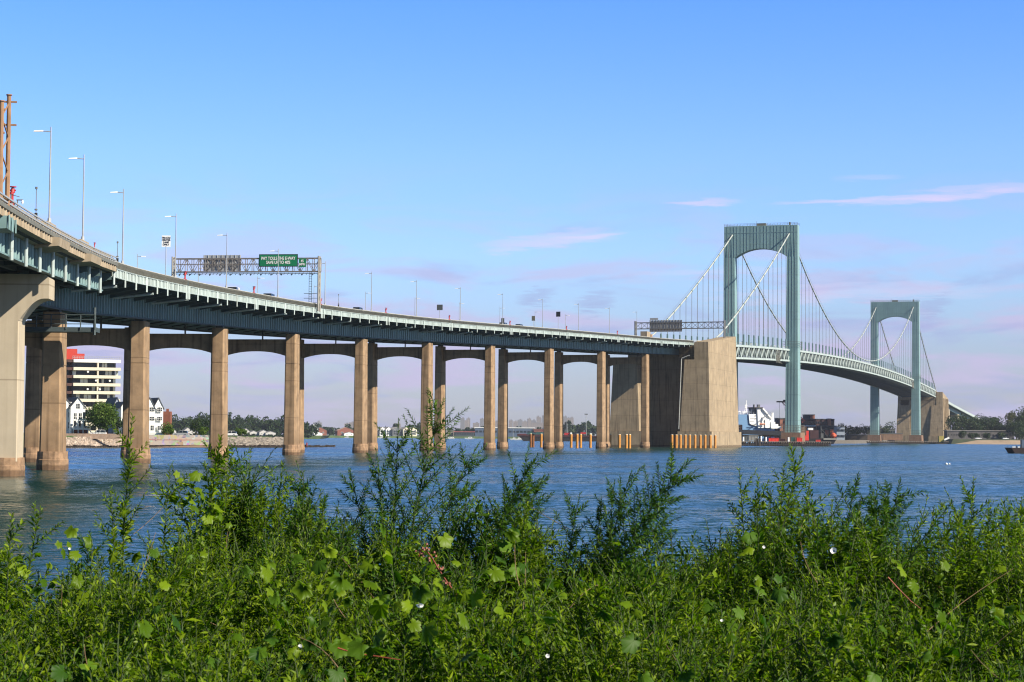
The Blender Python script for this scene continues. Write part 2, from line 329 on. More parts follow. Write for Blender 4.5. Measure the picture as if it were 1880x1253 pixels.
def S(px, Y): return (AX(px, Y), Y)
# near bank under the weeds, camera stands behind it
bk = MB(); bk.add([(-40, 13.5, -.8), (40, 13.5, -.8), (40, 10.2, 2.4), (-40, 10.2, 2.4), (-40, 3, 2.55), (40, 3, 2.55), (40, -40, 2.5), (-40, -40, 2.5)], [(0,1,2,3), (3,2,5,4), (4,5,6,7)])
tag(bk.build('bank', EARTH), kind='structure')
# peninsula with the apartment house on the left
pen = [S(-900, 545), S(-150, 530), S(110, 552), S(225, 575), S(300, 590), S(400, 607), S(480, 613), S(525, 622), S(535, 660), S(480, 760), S(330, 900), S(-300, 1000), S(-1200, 1000)]
land('peninsula', pen, 3.3, GRASS, 7)
land('far_shore', [S(-600, 1800), S(300, 1790), S(585, 1850), S(600, 2500), S(760, 2600), S(1100, 2650), S(1330, 2500), (9000, 2600), (9000, 14000), (-9000, 14000), (-3000, 1800)], 2.6, GRASS, 10)
land('college_shore', [S(1250, 1490), S(1425, 1490), S(1468, 1380), S(1570, 1400), S(1640, 1700), S(1760, 1900), S(1760, 2400), S(1200, 2400)], 2.4, mat('quay_ground', (.16, .14, .12), .9), 6)
fs_ = [S(1745, 1470), S(1800, 1470), S(1900, 1475), S(2300, 1480), S(2300, 2500), S(1700, 2500), S(1715, 1700)]
land('fort_shore', fs_, 3.6, mat('shore_scrub', (.05, .065, .03), .95, var=.4, scale=.08), 8)
land('beach', [S(1738, 1455), S(1800, 1452), S(1900, 1460), S(2300, 1462), S(2300, 1480), S(1900, 1500), S(1745, 1500)], 3.0, SAND, 24)

# ================================================================== APPROACH VIADUCT
via = empty('approach_viaduct', VP(5, 0, 0), 'long curving steel girder roadway on tall concrete piers, coming in from the left', 'viaduct')
IA = i0; IB = 9.0; IC = 12.0
st = isteps(IA, IC, 170)
mb = MB(); sweep(mb, isteps(IA-55/SPAN*0, IC, 170), rect(-13.3, 13.3, -1.45, -1.1), VP); mb.build('road_deck', ASPH, via)
# main girders
for sg, nm in ((1, ''), (-1, '')):
    mb = MB(); st2 = isteps(IA+.02, 9.35, 160)
    def web(i, o, z): return VP(i, o, z)
    sweep(mb, st2, rect(7.42, 7.58, -5.5, -1.5) if sg > 0 else rect(-7.58, -7.42, -5.5, -1.5), VP)
    step = 1.85/SPAN; i = IA+.03
    while i < 9.34:                         # web stiffeners
        p = VP(i, sg*7.72, -5.45); q = VP(i, sg*7.72, -1.6); ax = VP(i, sg*7.72+1, 0)-VP(i, sg*7.72, 0)
        mb.bar(p, q, .30, up=ax, ht=.13)
        if sg < 0: i += step
        i += step
    g = mb.build('main_girder', STEEL, via)
    mb = MB(); sweep(mb, st2, rect(sg*7.5-.5, sg*7.5+.5, -5.72, -5.5), VP); mb.build('bottom_flange', DARKST, via)
# floor beams and lower bracing, shade under the road put into their dark colour
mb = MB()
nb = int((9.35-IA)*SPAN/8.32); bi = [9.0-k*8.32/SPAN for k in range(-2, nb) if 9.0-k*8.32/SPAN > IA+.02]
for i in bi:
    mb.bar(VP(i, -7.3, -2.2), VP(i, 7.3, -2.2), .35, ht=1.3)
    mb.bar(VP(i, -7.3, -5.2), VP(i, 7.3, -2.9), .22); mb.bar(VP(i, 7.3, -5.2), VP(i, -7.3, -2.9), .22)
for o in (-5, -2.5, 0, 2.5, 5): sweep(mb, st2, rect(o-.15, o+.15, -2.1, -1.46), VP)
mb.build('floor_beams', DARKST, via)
# cantilever brackets: one mesh each on the near side
for sg in (1, -1):
    far = MB()
    for k, i in enumerate(bi):
        b = MB() if sg > 0 else far
        pr = [(sg*7.6, -1.5), (sg*13.3, -1.5), (sg*13.35, -2.25), (sg*12.7, -2.3), (sg*7.6, -3.3)]
        e_ = .07/SPAN*1.0
        b.prism(pr, lambda o, z: VP(i-e_, o, z), lambda o, z: VP(i+e_, o, z))
        b.bar(VP(i, sg*7.6, -3.33), VP(i, sg*12.8, -2.33), .45, ht=.08)
        if sg > 0: b.build('deck_bracket', BRK, via)
    if sg < 0: tag(far.build('deck_bracket', BRK, via), kind='stuff')
# fascia beam with ribs, drop posts, joints over the piers
for sg in (1, -1):
    mb = MB()
    for a_ in [IA]+list(range(0, 9)):
        b_ = min(math.floor(a_+1), 9) if a_ != IA else 0
        if a_ == IA: b_ = 0
        sweep(mb, isteps(a_+.006, b_-.006, 14), rect(13.35, 13.5, -1.88, -.98) if sg > 0 else rect(-13.5, -13.35, -1.88, -.98), VP)
    sweep(mb, isteps(IA, 9, 160), rect(sg*13.45-.2, sg*13.45+.2, -.99, -.9), VP)
    sweep(mb, isteps(IA, 9, 160), rect(sg*13.45-.2, sg*13.45+.2, -1.96, -1.87), VP)
    if sg > 0:
        i = IA+.01
        while i < 9:
            mb.bar(VP(i, 13.55, -1.86), VP(i, 13.55, -1.0), .12, ht=.12); i += 1.1/SPAN
    mb.build('fascia_beam', STEELP, via)
mb = MB()
for i in [q for q in bi if q < 9.01]+[p+d_ for p in range(9) for d_ in (-.022, .022)]:
    mb = MB(); mb.bar(VP(i, 13.63, -2.8), VP(i, 13.63, -.95), .20, ht=.16); mb.build('drop_post', STEELP, via)
for p in range(0, 9):
    mb = MB(); mb.bar(VP(p, 13.5, -2.0), VP(p, 13.5, -.3), .5, ht=.3); mb.build('expansion_joint', DARKST, via)
# pale tubes whose colour stands for sunlit flanges of larger brackets, two a span
for k in range(19):
    i = .25+k*.48
    if i > 8.95: break
    mb = MB(); mb.tube(VP(i, 7.8, -3.35), VP(i, 13.0, -2.75), .16); mb.build('drain_pipe', STEELP, via)
# railing
for sg in (1, -1):
    mb = MB(); stt = isteps(IA, 9, 200)
    sweep(mb, stt, rect(sg*13.2-.09, sg*13.2+.09, -.15, .02), VP)
    rl = mb.build('top_rail', RAILW, via)
    mb = MB()
    for z_ in (-.45, -.72): sweep(mb, stt, rect(sg*13.5-.05, sg*13.5+.05, z_, z_+.1), VP)
    sweep(mb, stt, rect(sg*12.9-.05, sg*12.9+.05, -1.12, -.3), VP); mb.build('lower_rail', RAILK, via)
    mb = MB(); i = IA+.005
    while i < 9:
        q = [VP(i, sg*13.12, -1.0), VP(i, sg*13.55, -.85), VP(i, sg*13.7, -.45), VP(i, sg*13.3, -.1)]
        for u_, v_ in zip(q[:-1], q[1:]): mb.bar(u_, v_, .11, ht=.14)
        i += (1.05 if sg > 0 else 3.0)/SPAN
    mb.build('rail_posts', RAILD, via)
# nearest length: concrete parapet and fascia over a shallow edge girder with down pipes
for sg in (1, -1):
    mb = MB(); stc = isteps(9.0, IC, 60)
    sweep(mb, stc, [(sg*12.9, -1.3), (sg*13.2, -1.3), (sg*13.15, .55), (sg*12.95, .55)], VP)
    if sg > 0:
        for i in (9.7, 9.33): sweep(mb, isteps(i-.045, i+.045, 2), [(12.75, -1.3), (13.6, -1.3), (13.4, .75), (12.75, .75)], VP)
    mb.build('concrete_parapet', CONP, via)
    mb = MB(); sweep(mb, stc, [(sg*12.2, -1.5), (sg*13.9, -1.35), (sg*13.9, -.75), (sg*13.2, -.75), (sg*13.2, -1.2)], VP)
    if sg > 0:
        i = 9.02
        while i < 10.6: mb.bar(VP(i, 13.86, -1.36), VP(i, 13.86, -.5), .2, ht=.25); i += 1.5/SPAN
        for i in (9.7, 9.33): sweep(mb, isteps(i-.06, i+.06, 2), [(12.3, -1.75), (14.5, -1.55), (14.6, -.8), (13.2, -.7)], VP)
    mb.build('concrete_fascia', CONP, via)
    mb = MB(); sweep(mb, stc, rect(sg*12.1-.08, sg*12.1+.08, -3.4, -1.5), VP); sweep(mb, stc, rect(sg*12.1-.35, sg*12.1+.35, -3.55, -3.4), VP)
    i = 9.02
    while i < 10.6:
        mb.bar(VP(i, sg*12.25, -3.4), VP(i, sg*12.25, -1.55), .22, ht=.12); i += 1.6/SPAN
    mb.build('edge_girder', STEEL, via)
for k in range(12):
    i = 9.07+k*.135
    mb = MB(); mb.tube(VP(i, 12.75, -3.9), VP(i, 12.75, -1.4), .17, n=8); mb.build('down_pipe', STEELP, via)
mb = MB()
for p_ in (-.35, .1, .4): sweep(mb, isteps(9.0, 10.6, 30), rect(13.75+p_*.4, 13.87+p_*.4, -.25+p_, -.13+p_), VP)
i = 9.02
while i < 10.6:
    mb.bar(VP(i, 13.2, -.5), VP(i, 14.0, -.35), .1, ht=.12); mb.bar(VP(i, 14.0, -.75), VP(i, 13.6, .25), .1, ht=.12); i += 1.6/SPAN
mb.build('cable_tray', GALV, via)
mb = MB(); sweep(mb, isteps(9.0, 10.6, 30), rect(13.95, 14.05, -.72, -.38), VP); mb.build('conduit_bank', RAILD, via)
mb = MB()
for i in isteps(9.1, 12, 24): mb.bar(VP(i, -12, -2.4), VP(i, 12, -2.4), .4, ht=1.6)
for o in (-9, -6, -3, 0, 3, 6, 9): sweep(mb, isteps(9.0, IC, 40), rect(o-.2, o+.2, -3.3, -1.5), VP)
mb.build('floor_beams', DARKST, via)

# ---- piers P1..P10
def column(mb, c, A, w0, d0, w1, d1, z0, z1, ch=.32):
    ca, sa = math.cos(A), math.sin(A)
    def ring(w, d, z):
        w /= 2; d /= 2; q = [(-w+ch, -d), (w-ch, -d), (w, -d+ch), (w, d-ch), (w-ch, d), (-w+ch, d), (-w, d-ch), (-w, -d+ch)]
        return [(c[0]+u*ca+v*sa, c[1]-u*sa+v*ca, z) for u, v in q]
    n = 8; mb.add(ring(w0, d0, z0)+ring(w1, d1, z1), [tuple(range(n))[::-1], tuple(range(n, 2*n))]+[(k, (k+1) % n, n+(k+1) % n, n+k) for k in range(n)])
def base(mb, c, A, w, d, z0, z1, n=20):
    ca, sa = math.cos(A), math.sin(A); vs = []
    for z, k_ in ((z0, 1), (z1*.55, 1), (z1*.58, .965), (z1, .95)):
        for k in range(n):
            t = 2*math.pi*k/n; u = math.copysign(abs(math.cos(t))**.75, math.cos(t))*w/2*k_; v = math.copysign(abs(math.sin(t))**.75, math.sin(t))*d/2*k_
            vs.append((c[0]+u*ca+v*sa, c[1]-u*sa+v*ca, z))
    fs = [tuple(range(n))[::-1], tuple(range(3*n, 4*n))]
    for r in range(3): fs += [(r*n+k, r*n+(k+1) % n, (r+1)*n+(k+1) % n, (r+1)*n+k) for k in range(n)]
    mb.add(vs, fs)
PO = [-.3, -.5, 0, .1, 0, -.1, -.15, .1, .1, -.05]
for p in range(10):
    i = 9-p; A = VA(i); zt = _RZ(i)-5.75; c = VP(i, 0, 0); c.z = 0
    r = empty('bridge_pier', c, 'twin column concrete pier under the approach, %s of ten from the left' % ORD[p], 'bridge pier', 'twin column piers under the approach viaduct')
    for sg in (1, -1):
        cc = VP(i, sg*7.5+(PO[p] if sg > 0 else 0), 0)
        mb = MB(); column(mb, cc, A, 2.35, 3.8, 2.15, 3.6, 2.0, zt-6.2, .2)
        column(mb, cc, A, 2.05, 3.5, 2.05, 3.5, zt-6.2, zt-6.08, .2); column(mb, cc, A, 2.15, 3.6, 2.1, 3.5, zt-6.08, zt-.25, .2)
        cb = mb.build('column', CONC, r)
        mb = MB(); mb.box((cc.x, cc.y, zt-.1), (1.2, 1.4, .3), -A); sub(mb, 'bearing', DARKST, cb)
        mb = MB(); base(mb, cc, A, 3.3, 4.9, -1.5, 2.05); mb.build('column_base', CONB, r)
    n = 14; zb = zt-1.25
    poly = [(-6.32, zb), (-6.32, zb-3.3)] + [(-6.32+12.64*k/n, zb-2.35-.95*abs(2*k/n-1)**2.2) for k in range(1, n)] + [(6.32, zb-3.3), (6.32, zb)]
    mb = MB(); ca, sa = math.cos(A), math.sin(A)
    f = lambda v: (lambda o, z: (c.x+o*ca+v*sa, c.y-o*sa+v*ca, z))
    mb.prism(poly, f(-.7), f(.7)); mb.build('arched_crossbeam', CONC, r)
    if p < 8:
        mb = MB(); u_ = VP(i+.0, 1.5, 0); mb.tube((u_.x, u_.y, zb-.05), (u_.x, u_.y, zt+.6), .16); mb.build('drain_pipe', DARKST, r)
# ---- the pale pier nearest the camera
i = 9.56; A = VA(i); c = VP(i, 0, 0); c.z = 0; ca, sa = math.cos(A), math.sin(A); zt = _RZ(i)-3.6
r = empty('hammerhead_pier', c, 'pale concrete pier with an arched bracket cap, nearest to the camera at the left edge', 'bridge pier')
f = lambda v: (lambda o, z: (c.x+o*ca+v*sa, c.y-o*sa+v*ca, z))
for o in (8.45, -8.45):
    cc = VP(i, o, 0); mb = MB(); column(mb, cc, A, 2.25, 3.6, 2.15, 3.4, 1.4, zt-3.9, .1)
    for z_ in (): pass
    mb.build('column', CONL, r)
    mb = MB(); base(mb, cc, A, 3.0, 4.6, -1.5, 1.75); mb.build('column_base', CONB, r)
arc = lambda o0, o1, zb_, zm, k=8: [(o0+(o1-o0)*j/k, zb_+(zm-zb_)*math.sin(math.pi/2*j/k)) for j in range(k+1)]
poly = [(12.25, zt-.35), (11.8, zt), (-12.9, zt), (-13.4, zt-.35), (-13.4, zt-2.3)]
poly += [(-12.9+2.5*j/8, zt-2.3-1.9*(1-math.cos(math.pi/2*j/8))) for j in range(9)]+[(-10.2, zt-4.4), (-8.0, zt-4.4)]
poly += [(-8.0+.001, zt-4.3)]+[(-7.8+15.6*j/14, zt-3.0-1.3*abs(2*j/14-1)**2.4) for j in range(15)]+[(7.35, zt-4.3), (7.35, zt-4.4), (9.55, zt-4.4)]
poly += [(11.8-2.2*j/8, zt-2.3-1.9*(1-math.cos(math.pi/2*j/8))) for j in range(8, -1, -1)]+[(12.25, zt-2.3)]
mb = MB(); mb.prism(poly, f(-1.7), f(1.7)); mb.build('pier_cap', CONL, r)
for o in (11.2, 7.5, 0, -7.5, -12.1): mb = MB(); mb.box((*VP(i, o, 0).xy, zt+.1), (.9, 1.2, .25), -A); mb.build('bearing', DARKST, r)
# maintenance platform slung beside the first twin pier
i = 9.07; A = VA(i)
r = empty('maintenance_platform', VP(i, 9.2, -7.5), 'small dark steel platform with railings under the deck by the first twin pier', 'platform')
mb = MB(); c0 = VP(i, 8.6, -8.0)
for dx in (0,): mb.box((c0.x, c0.y, c0.z), (8.0, 2.6, .5), -A)
mb.build('platform_floor', DARKST, r)
mb = MB()
for dz in (.6, 1.1, 1.6): mb.bar(c0+Vector((-4, -1.3, dz)), c0+Vector((4, -1.3, dz)), .09)
for k in range(6): mb.bar(c0+Vector((-4+1.6*k, -1.3, 0)), c0+Vector((-4+1.6*k, -1.3, 1.6)), .09)
mb.build('guard_rail', DARKST, r)
mb = MB()
for sx in (-3.9, 3.9): mb.bar(c0+Vector((sx, -1.2, -.6)), c0+Vector((sx, -1.2, 2.4)), .22)
mb.build('hanger_frame', DARKST, r)

# ================================================================== ANCHORAGES
def anchorage(s0, s1, sg, label, ribs):     # s0 = landward end, s1 = tower end; sg = +1 when it lies this side of the towers
    c = TP(s0, 0, 0); r = empty('anchorage', c, label, 'bridge anchorage', 'concrete cable anchorages')
    rd = TC(s1)-1.0
    lo = min(s0, s1); hi = max(s0, s1); L_ = hi-lo
    for o0, o1, b0, b1, rt in ((14.7, 20.1, 9.3, 20.9, 1), (-19.2, -15.2, -18.6, -6.8, -1)):
        mb = MB()
        fl = 2.2 if s1 > s0 else -2.2
        # battered leg: from base footprint to top footprint
        zt0, zt1 = 40.6, 45.3
        if s0 > s1: zt0, zt1 = 38.5, 43.3
        q0 = [TP(s0-.8*np.sign(fl), b0, 6.2), TP(s0-.8*np.sign(fl), b1, 6.2), TP(s1+fl, b1, 6.2), TP(s1+fl, b0, 6.2)]
        zm_ = 33.8 if s1 > s0 else 32.0; mi0, mi1 = (10.9, 20.3) if rt > 0 else (-17.4, -8.0)
        qm = [TP(s0, mi0, zm_), TP(s0, mi1, zm_), TP(s1+.3*np.sign(fl), mi1, zm_), TP(s1+.3*np.sign(fl), mi0, zm_)]
        mb.hexa(q0, qm)
        if rt > 0: mb.hexa([TP(s0, 14.7, zm_), TP(s0, mi1, zm_), TP(s1+.3*np.sign(fl), mi1, zm_), TP(s1+.3*np.sign(fl), 14.7, zm_)], [TP(s0, o0, zt0), TP(s0, o1, zt0), TP(s1, o1, zt1), TP(s1, o0, zt1)])
        else: mb.hexa([TP(s0+25*np.sign(fl), mi0, zm_), TP(s0+25*np.sign(fl), -15.2, zm_), TP(s1, -15.2, zm_), TP(s1, mi0, zm_)], [TP(s0+25*np.sign(fl), -17.2, zt0+1.2), TP(s0+25*np.sign(fl), -15.2, zt0+1.2), TP(s1, -15.2, zt1), TP(s1, -17.2, zt1)])
        if ribs and rt > 0:
            for k in range(4):
                s_ = s0+(s1-s0)*(.12+.25*k); e_ = 2.2*np.sign(fl)
                mb.hexa([TP(s_, b1, 6.2), TP(s_, b1+.9, 6.2), TP(s_+e_, b1+.9, 6.2), TP(s_+e_, b1, 6.2)], [TP(s_, o1, zt0-.5), TP(s_, o1+.9, zt0-.5), TP(s_+e_, o1+.9, zt0-.5), TP(s_+e_, o1, zt0-.5)])
        mb.build('anchor_leg', CONA, r)
        mb = MB(); w_ = 1.0*np.sign(fl)
        mb.hexa([TP(s0-1.5*w_, b0-.9, -1.5), TP(s0-1.5*w_, b1+1.0, -1.5), TP(s1+fl+w_, b1+1.0, -1.5), TP(s1+fl+w_, b0-.9, -1.5)], [TP(s0-1.4*w_, b0-.8, 6.2), TP(s0-1.4*w_, b1+.9, 6.2), TP(s1+fl+.9*w_, b1+.9, 6.2), TP(s1+fl+.9*w_, b0-.8, 6.2)])
        mb.build('leg_plinth', CONA, r)
    if s1 > s0:
        mb = MB(); mb.tube(TP(s0-1.2, 8.9, 7), TP(s0-1.0, 9.9, 34.2), .16); mb.tube(TP(s0-1.0, 9.9, 34.2), TP(s0-1.0, 13, 35.4), .2); mb.build('drain_pipe', RAILW, r)
    mb = MB(); sA = s0+13*np.sign(s1-s0)
    mb.hexa([TP(sA, -7, -1.5), TP(sA, 9.5, -1.5), TP(s1, 9.5, -1.5), TP(s1, -7, -1.5)], [TP(sA+2*np.sign(s1-s0), -8.2, 36.2), TP(sA+2*np.sign(s1-s0), 14.6, 36.2), TP(s1, 14.6, 36.2), TP(s1, -8.2, 36.2)])
    mb.build('recessed_wall', CONA, r)
    mb = MB()                                # deck slab across the anchorage
    d0 = (41.35 if s1 > s0 else 38.2)-1.1; d1 = TC(s1)-.3
    mb.hexa([TP(s0, -17, d0-8.5), TP(s0, 14.5, d0-8.5), TP(s1, 14.5, d1-8), TP(s1, -17, d1-8)], [TP(s0, -14.6, d0), TP(s0, 14.5, d0), TP(s1, 14.5, d1), TP(s1, -14.6, d1)])
    if s1 > s0: mb = MB(); mb.hexa([TP(s0+12, -14.6, 35.2), TP(s0+12, 14.5, 35.2), TP(s1, 14.5, d1-4), TP(s1, -14.6, d1-4)], [TP(s0+12, -14.6, d0+.4), TP(s0+12, 14.5, d0+.4), TP(s1, 14.5, d1), TP(s1, -14.6, d1)])
    mb.build('roadway_slab', CONA, r)
    mb = MB()
    for o in (14.45, -14.5): mb.bar(TP(s0, o, d0+1), TP(s1, o, d1+1), .15); mb.bar(TP(s0, o, d0+.5), TP(s1, o, d1+.5), .1)
    mb.build('railing', RAILW, r)
    return r
anchorage(-224, -169, 1, 'massive tan concrete anchorage with two battered legs before the nearer tower', False)
anchorage(MAIN+169+50, MAIN+169, -1, 'distant tan concrete anchorage with ribbed sunlit side, right of the far tower', True)

# ================================================================== TOWERS
WT, HT = 36.6, 108.6
def tower(Tc, label, s_):
    r = empty('suspension_tower', Tc, label, 'bridge tower', 'blue-green steel bridge towers')
    def P(o, v, z): return Tc + RT*o + D*v + Vector((0, 0, z))
    for sg in (1, -1):
        mb = MB(); o1 = WT/2; i1 = WT/2-5.2; ob = WT/2+.35; ib = WT/2-5.9
        zs = [6.5, 40, 75, 93]; n = len(zs)
        for za, zb_ in zip(zs[:-1], zs[1:]):
            g = lambda z: (z-6.5)/(HT-6.5)
            def ring(z):
                t = g(z); oo = ob+(o1-ob)*t; ii = ib+(i1-ib)*t; hd = 4.6+(2.6-4.6)*t
                return [P(sg*ii, -hd, z), P(sg*oo, -hd, z), P(sg*oo, hd, z), P(sg*ii, hd, z)]
            mb.hexa(ring(za), ring(zb_))
        lg = mb.build('tower_leg', STEELT, r)
        mb = MB()
        for fr_ in (.25, .5, .75):
            for f_ in (-1, 1):
                def e(z):
                    t = (z-6.5)/(HT-6.5); oo = ob+(o1-ob)*t; ii = ib+(i1-ib)*t; hd = 4.6+(2.6-4.6)*t+.02
                    return P(sg*(ii+(oo-ii)*fr_), f_*hd, z)
                mb.bar(e(6.6), e(HT-1), .2, up=RT, ht=.1)
        for z in (25, 48, 66, 84):
            t = (z-6.5)/(HT-6.5); oo = ob+(o1-ob)*t; ii = ib+(i1-ib)*t; hd = 4.6+(2.6-4.6)*t
            mb.hexa([P(sg*(ii-.03), -hd-.03, z), P(sg*(oo+.03), -hd-.03, z), P(sg*(oo+.03), hd+.03, z), P(sg*(ii-.03), hd+.03, z)], [P(sg*(ii-.03), -hd-.03, z+.25), P(sg*(oo+.03), -hd-.03, z+.25), P(sg*(oo+.03), hd+.03, z+.25), P(sg*(ii-.03), hd+.03, z+.25)])
        sub(mb, 'plate_seam', SEAM, lg)
        mb = MB(); mb.hexa([P(sg*(ib-2), -7, -2), P(sg*(ob+2), -7, -2), P(sg*(ob+2), 7, -2), P(sg*(ib-2), 7, -2)], [P(sg*(ib-1.6), -6.6, 6.5), P(sg*(ob+1.6), -6.6, 6.5), P(sg*(ob+1.6), 6.6, 6.5), P(sg*(ib-1.6), 6.6, 6.5)])
        mb.build('leg_footing', mat('footing_stone', (.28, .17, .11), .9, var=.2, scale=.5, streak=.5), r)
        mb = MB()
        for z in (7.6, 8.8, 10.0):
            q = [P(sg*(ib-1.5), -6.5, z), P(sg*(ob+1.5), -6.5, z), P(sg*(ob+1.5), 6.5, z), P(sg*(ib-1.5), 6.5, z)]
            for u_, v_ in zip(q, q[1:]+q[:1]): mb.bar(u_, v_, .12)
        for k in range(13):
            o_ = ib-1.5+(ob-ib+3)*k/12
            for v_ in (-6.5, 6.5): mb.bar(P(sg*o_, v_, 6.4), P(sg*o_, v_, 10), .12)
        mb.build('safety_fence', RAILD, r)
    # portal with an arched soffit
    ii = WT/2-5.2-.1; n = 18
    poly = [(-WT/2, 93), (-ii, 93)] + [(-ii+2*ii*k/n, 93+4.3*(1-abs(2*k/n-1)**2.1)) for k in range(1, n)] + [(ii, 93), (WT/2, 93), (WT/2, HT), (-WT/2, HT)]
    mb = MB(); mb.prism(poly, lambda o, z: P(o, -2.85, z), lambda o, z: P(o, 2.85, z)); pt = mb.build('portal_beam', STEELT, r)
    mb = MB()
    for k in range(1, 22):
        o = -WT/2+WT*k/22
        zb_ = 93.05 if abs(o) > ii else 93+4.3*(1-abs(o/ii)**2.1)+.1
        for f_ in (-1, 1): mb.bar(P(o, f_*2.87, zb_), P(o, f_*2.87, HT-.2), .16, up=RT, ht=.08)
    for f_ in (-1, 1): mb.bar(P(-WT/2, f_*2.88, HT-3.4), P(WT/2, f_*2.88, HT-3.4), .1, ht=.2)
    sub(mb, 'plate_seam', SEAM, pt)
    mb = MB()
    for f_ in (-2.6, 2.6):
        for z in (.6, 1.2): mb.bar(P(-WT/2, f_, HT+z), P(WT/2, f_, HT+z), .1)
        for k in range(23): mb.bar(P(-WT/2+WT*k/22, f_, HT), P(-WT/2+WT*k/22, f_, HT+1.25), .1)
    mb.build('roof_railing', RAILD, r)
    mb = MB(); mb.box(P(0, 0, HT+.7), (4.5, 2, 1.3), -AZB); mb.box(P(14.0, 0, HT+.9), (.7, .7, 1.7), -AZB); mb.tube(P(-2.5, 0, HT), P(-2.5, 0, HT+2.6), .08)
    mb.build('roof_equipment', RAILD, r)
    for sg in (1, -1):                       # platform ring at road level
        mb = MB(); ztc = TC(s_)
        for dz in (1.2, 2.3, 3.4):
            q = [P(sg*(WT/2-6.8), -6.0, ztc+dz), P(sg*(WT/2+1.0), -6.0, ztc+dz), P(sg*(WT/2+1.0), 6.0, ztc+dz), P(sg*(WT/2-6.8), 6.0, ztc+dz)]
            for u_, v_ in zip(q, q[1:]+q[:1]): mb.bar(u_, v_, .13)
        mb.build('deck_level_railing', RAILD, r)
tower(T1, 'nearer blue-green steel bridge tower with an arched portal top', 0)
tower(T2, 'far blue-green steel bridge tower, seen smaller to the right of the nearer one', MAIN)

# ================================================================== SUSPENDED SPANS
sus = empty('suspended_bridge', TP(0, 0, 0), 'suspended bridge deck with pale trussed sides, main cables and hanger ropes', 'suspension bridge')
SA, SB = -169.0, MAIN+169.0
TRW = 14.15; CO = 14.15
def cablez(s):
    top = 105.3
    if s < 0:
        t = -s/169.0; return top+(46.8-top)*t-4*2.2*t*(1-t)
    if s > MAIN:
        t = (s-MAIN)/169.0; return top+(46.5-top)*t-4*2.2*t*(1-t)
    m = MAIN/2; zl = TC(m)+1.6; return zl+(top-zl)*((s-m)/m)**2
panels = [(-169+169*k/14) for k in range(15)]+[MAIN*k/48 for k in range(1, 49)]+[MAIN+169*k/14 for k in range(1, 15)]
TD = 6.2
for sg in (1, -1):
    tr = None
    mb = MB(); sts = sorted(set(panels+[SA, SB]))
    sweep(mb, sts, rect(sg*TRW-.4, sg*TRW+.4, -.95, 0), lambda s, o, z: TP(s, o, TC(s)+z))
    tr = mb.build('truss_top_chord', STEELP, sus)
    mb = MB(); sweep(mb, sts, rect(sg*TRW-.4, sg*TRW+.4, -TD, -TD+.85), lambda s, o, z: TP(s, o, TC(s)+z)); mb.build('truss_bottom_chord', STEELP, sus)
    mb = MB()
    for a_, b_ in zip(panels[:-1], panels[1:]):
        m = (a_+b_)/2; p0 = TP(a_, sg*TRW, TC(a_)-.9); p1 = TP(m, sg*TRW, TC(m)-TD+.8); p2 = TP(b_, sg*TRW, TC(b_)-.9)
        mb.bar(p0, p1, .45, ht=.5); mb.bar(p1, p2, .45, ht=.5)
        mb.bar(TP(a_, sg*TRW, TC(a_)-.9), TP(a_, sg*TRW, TC(a_)-TD+.8), .35, up=D, ht=.4)
        mb.bar(TP(m, sg*TRW, TC(m)-.9), TP(m, sg*TRW, TC(m)-TD+.8), .25, up=D, ht=.3)
    mb.build('truss_web', STEELP, sus)
mb = MB(); sweep(mb, sorted(set(panels)), rect(-13.6, 13.6, -.8, -.35), lambda s, o, z: TP(s, o, TC(s)+z)); mb.build('road_deck', ASPH, sus)
mb = MB()
for a_, b_ in zip(panels[:-1], panels[1:]):
    for m in (a_, (a_+b_)/2):
        mb.bar(TP(m, -13.7, TC(m)-1.7), TP(m, 13.7, TC(m)-1.7), .4, ht=1.7); mb.bar(TP(m, -13.7, TC(m)-TD+.3), TP(m, 13.7, TC(m)-TD+.3), .4, ht=.6)
    mb.bar(TP(a_, -13.7, TC(a_)-TD+.3), TP(b_, 13.7, TC(b_)-TD+.3), .35); mb.bar(TP(a_, 13.7, TC(a_)-TD+.3), TP(b_, -13.7, TC(b_)-TD+.3), .35)
for o in (-11, -7.5, -4, 0, 4, 7.5, 11): sweep(mb, sorted(set(panels)), rect(o-.2, o+.2, -2.2, -.8), lambda s, o_, z: TP(s, o_, TC(s)+z))
mb.build('floor_beams', DARKST, sus)
mb = MB()
for sg in (1, -1):
    for dz in (.5, 1.0): sweep(mb, sorted(set(panels)), rect(sg*13.5-.06, sg*13.5+.06, dz-.08, dz+.04), lambda s, o_, z: TP(s, o_, TC(s)+z))
mb.build('road_railing', RAILW, sus)
for sg in (1, -1):
    ss = [SA-14+14*k for k in range(1)]+list(np.linspace(SA, 0, 15))+list(np.linspace(0, MAIN, 61))[1:]+list(np.linspace(MAIN, SB, 15))[1:]+[SB+14]
    mb = MB(); pts_ = []
    for s in ss:
        z = cablez(s) if SA <= s <= SB else (43.6 if s < 0 else 42.0)
        pts_.append(TP(s, sg*CO, z))
    mb.path(pts_, .33, 8); cb = mb.build('main_cable', CABLE, sus, smooth=False)
    for s in panels:
        if min(abs(s), abs(s-MAIN), abs(s-SA), abs(s-SB)) > 4:
            mb = MB(); z = cablez(s); z2 = cablez(s+.5); d_ = (TP(s+.5, sg*CO, z2)-TP(s, sg*CO, z)).normalized(); c = TP(s, sg*CO, z); mb.tube(c-d_*.35, c+d_*.35, .5, n=8); sub(mb, 'cable_band', STEEL, cb)
    for s0_, s1_ in ((SA, 0), (0, MAIN), (MAIN, SB)):
        sp_ = list(np.linspace(s0_+5, s1_-5, 40))
        for w_ in (-.45, .45): mb = MB(); mb.path([TP(s, sg*CO+w_, cablez(s)+1.25) for s in sp_], .05, 3); sub(mb, 'hand_rope', ROPE, cb)
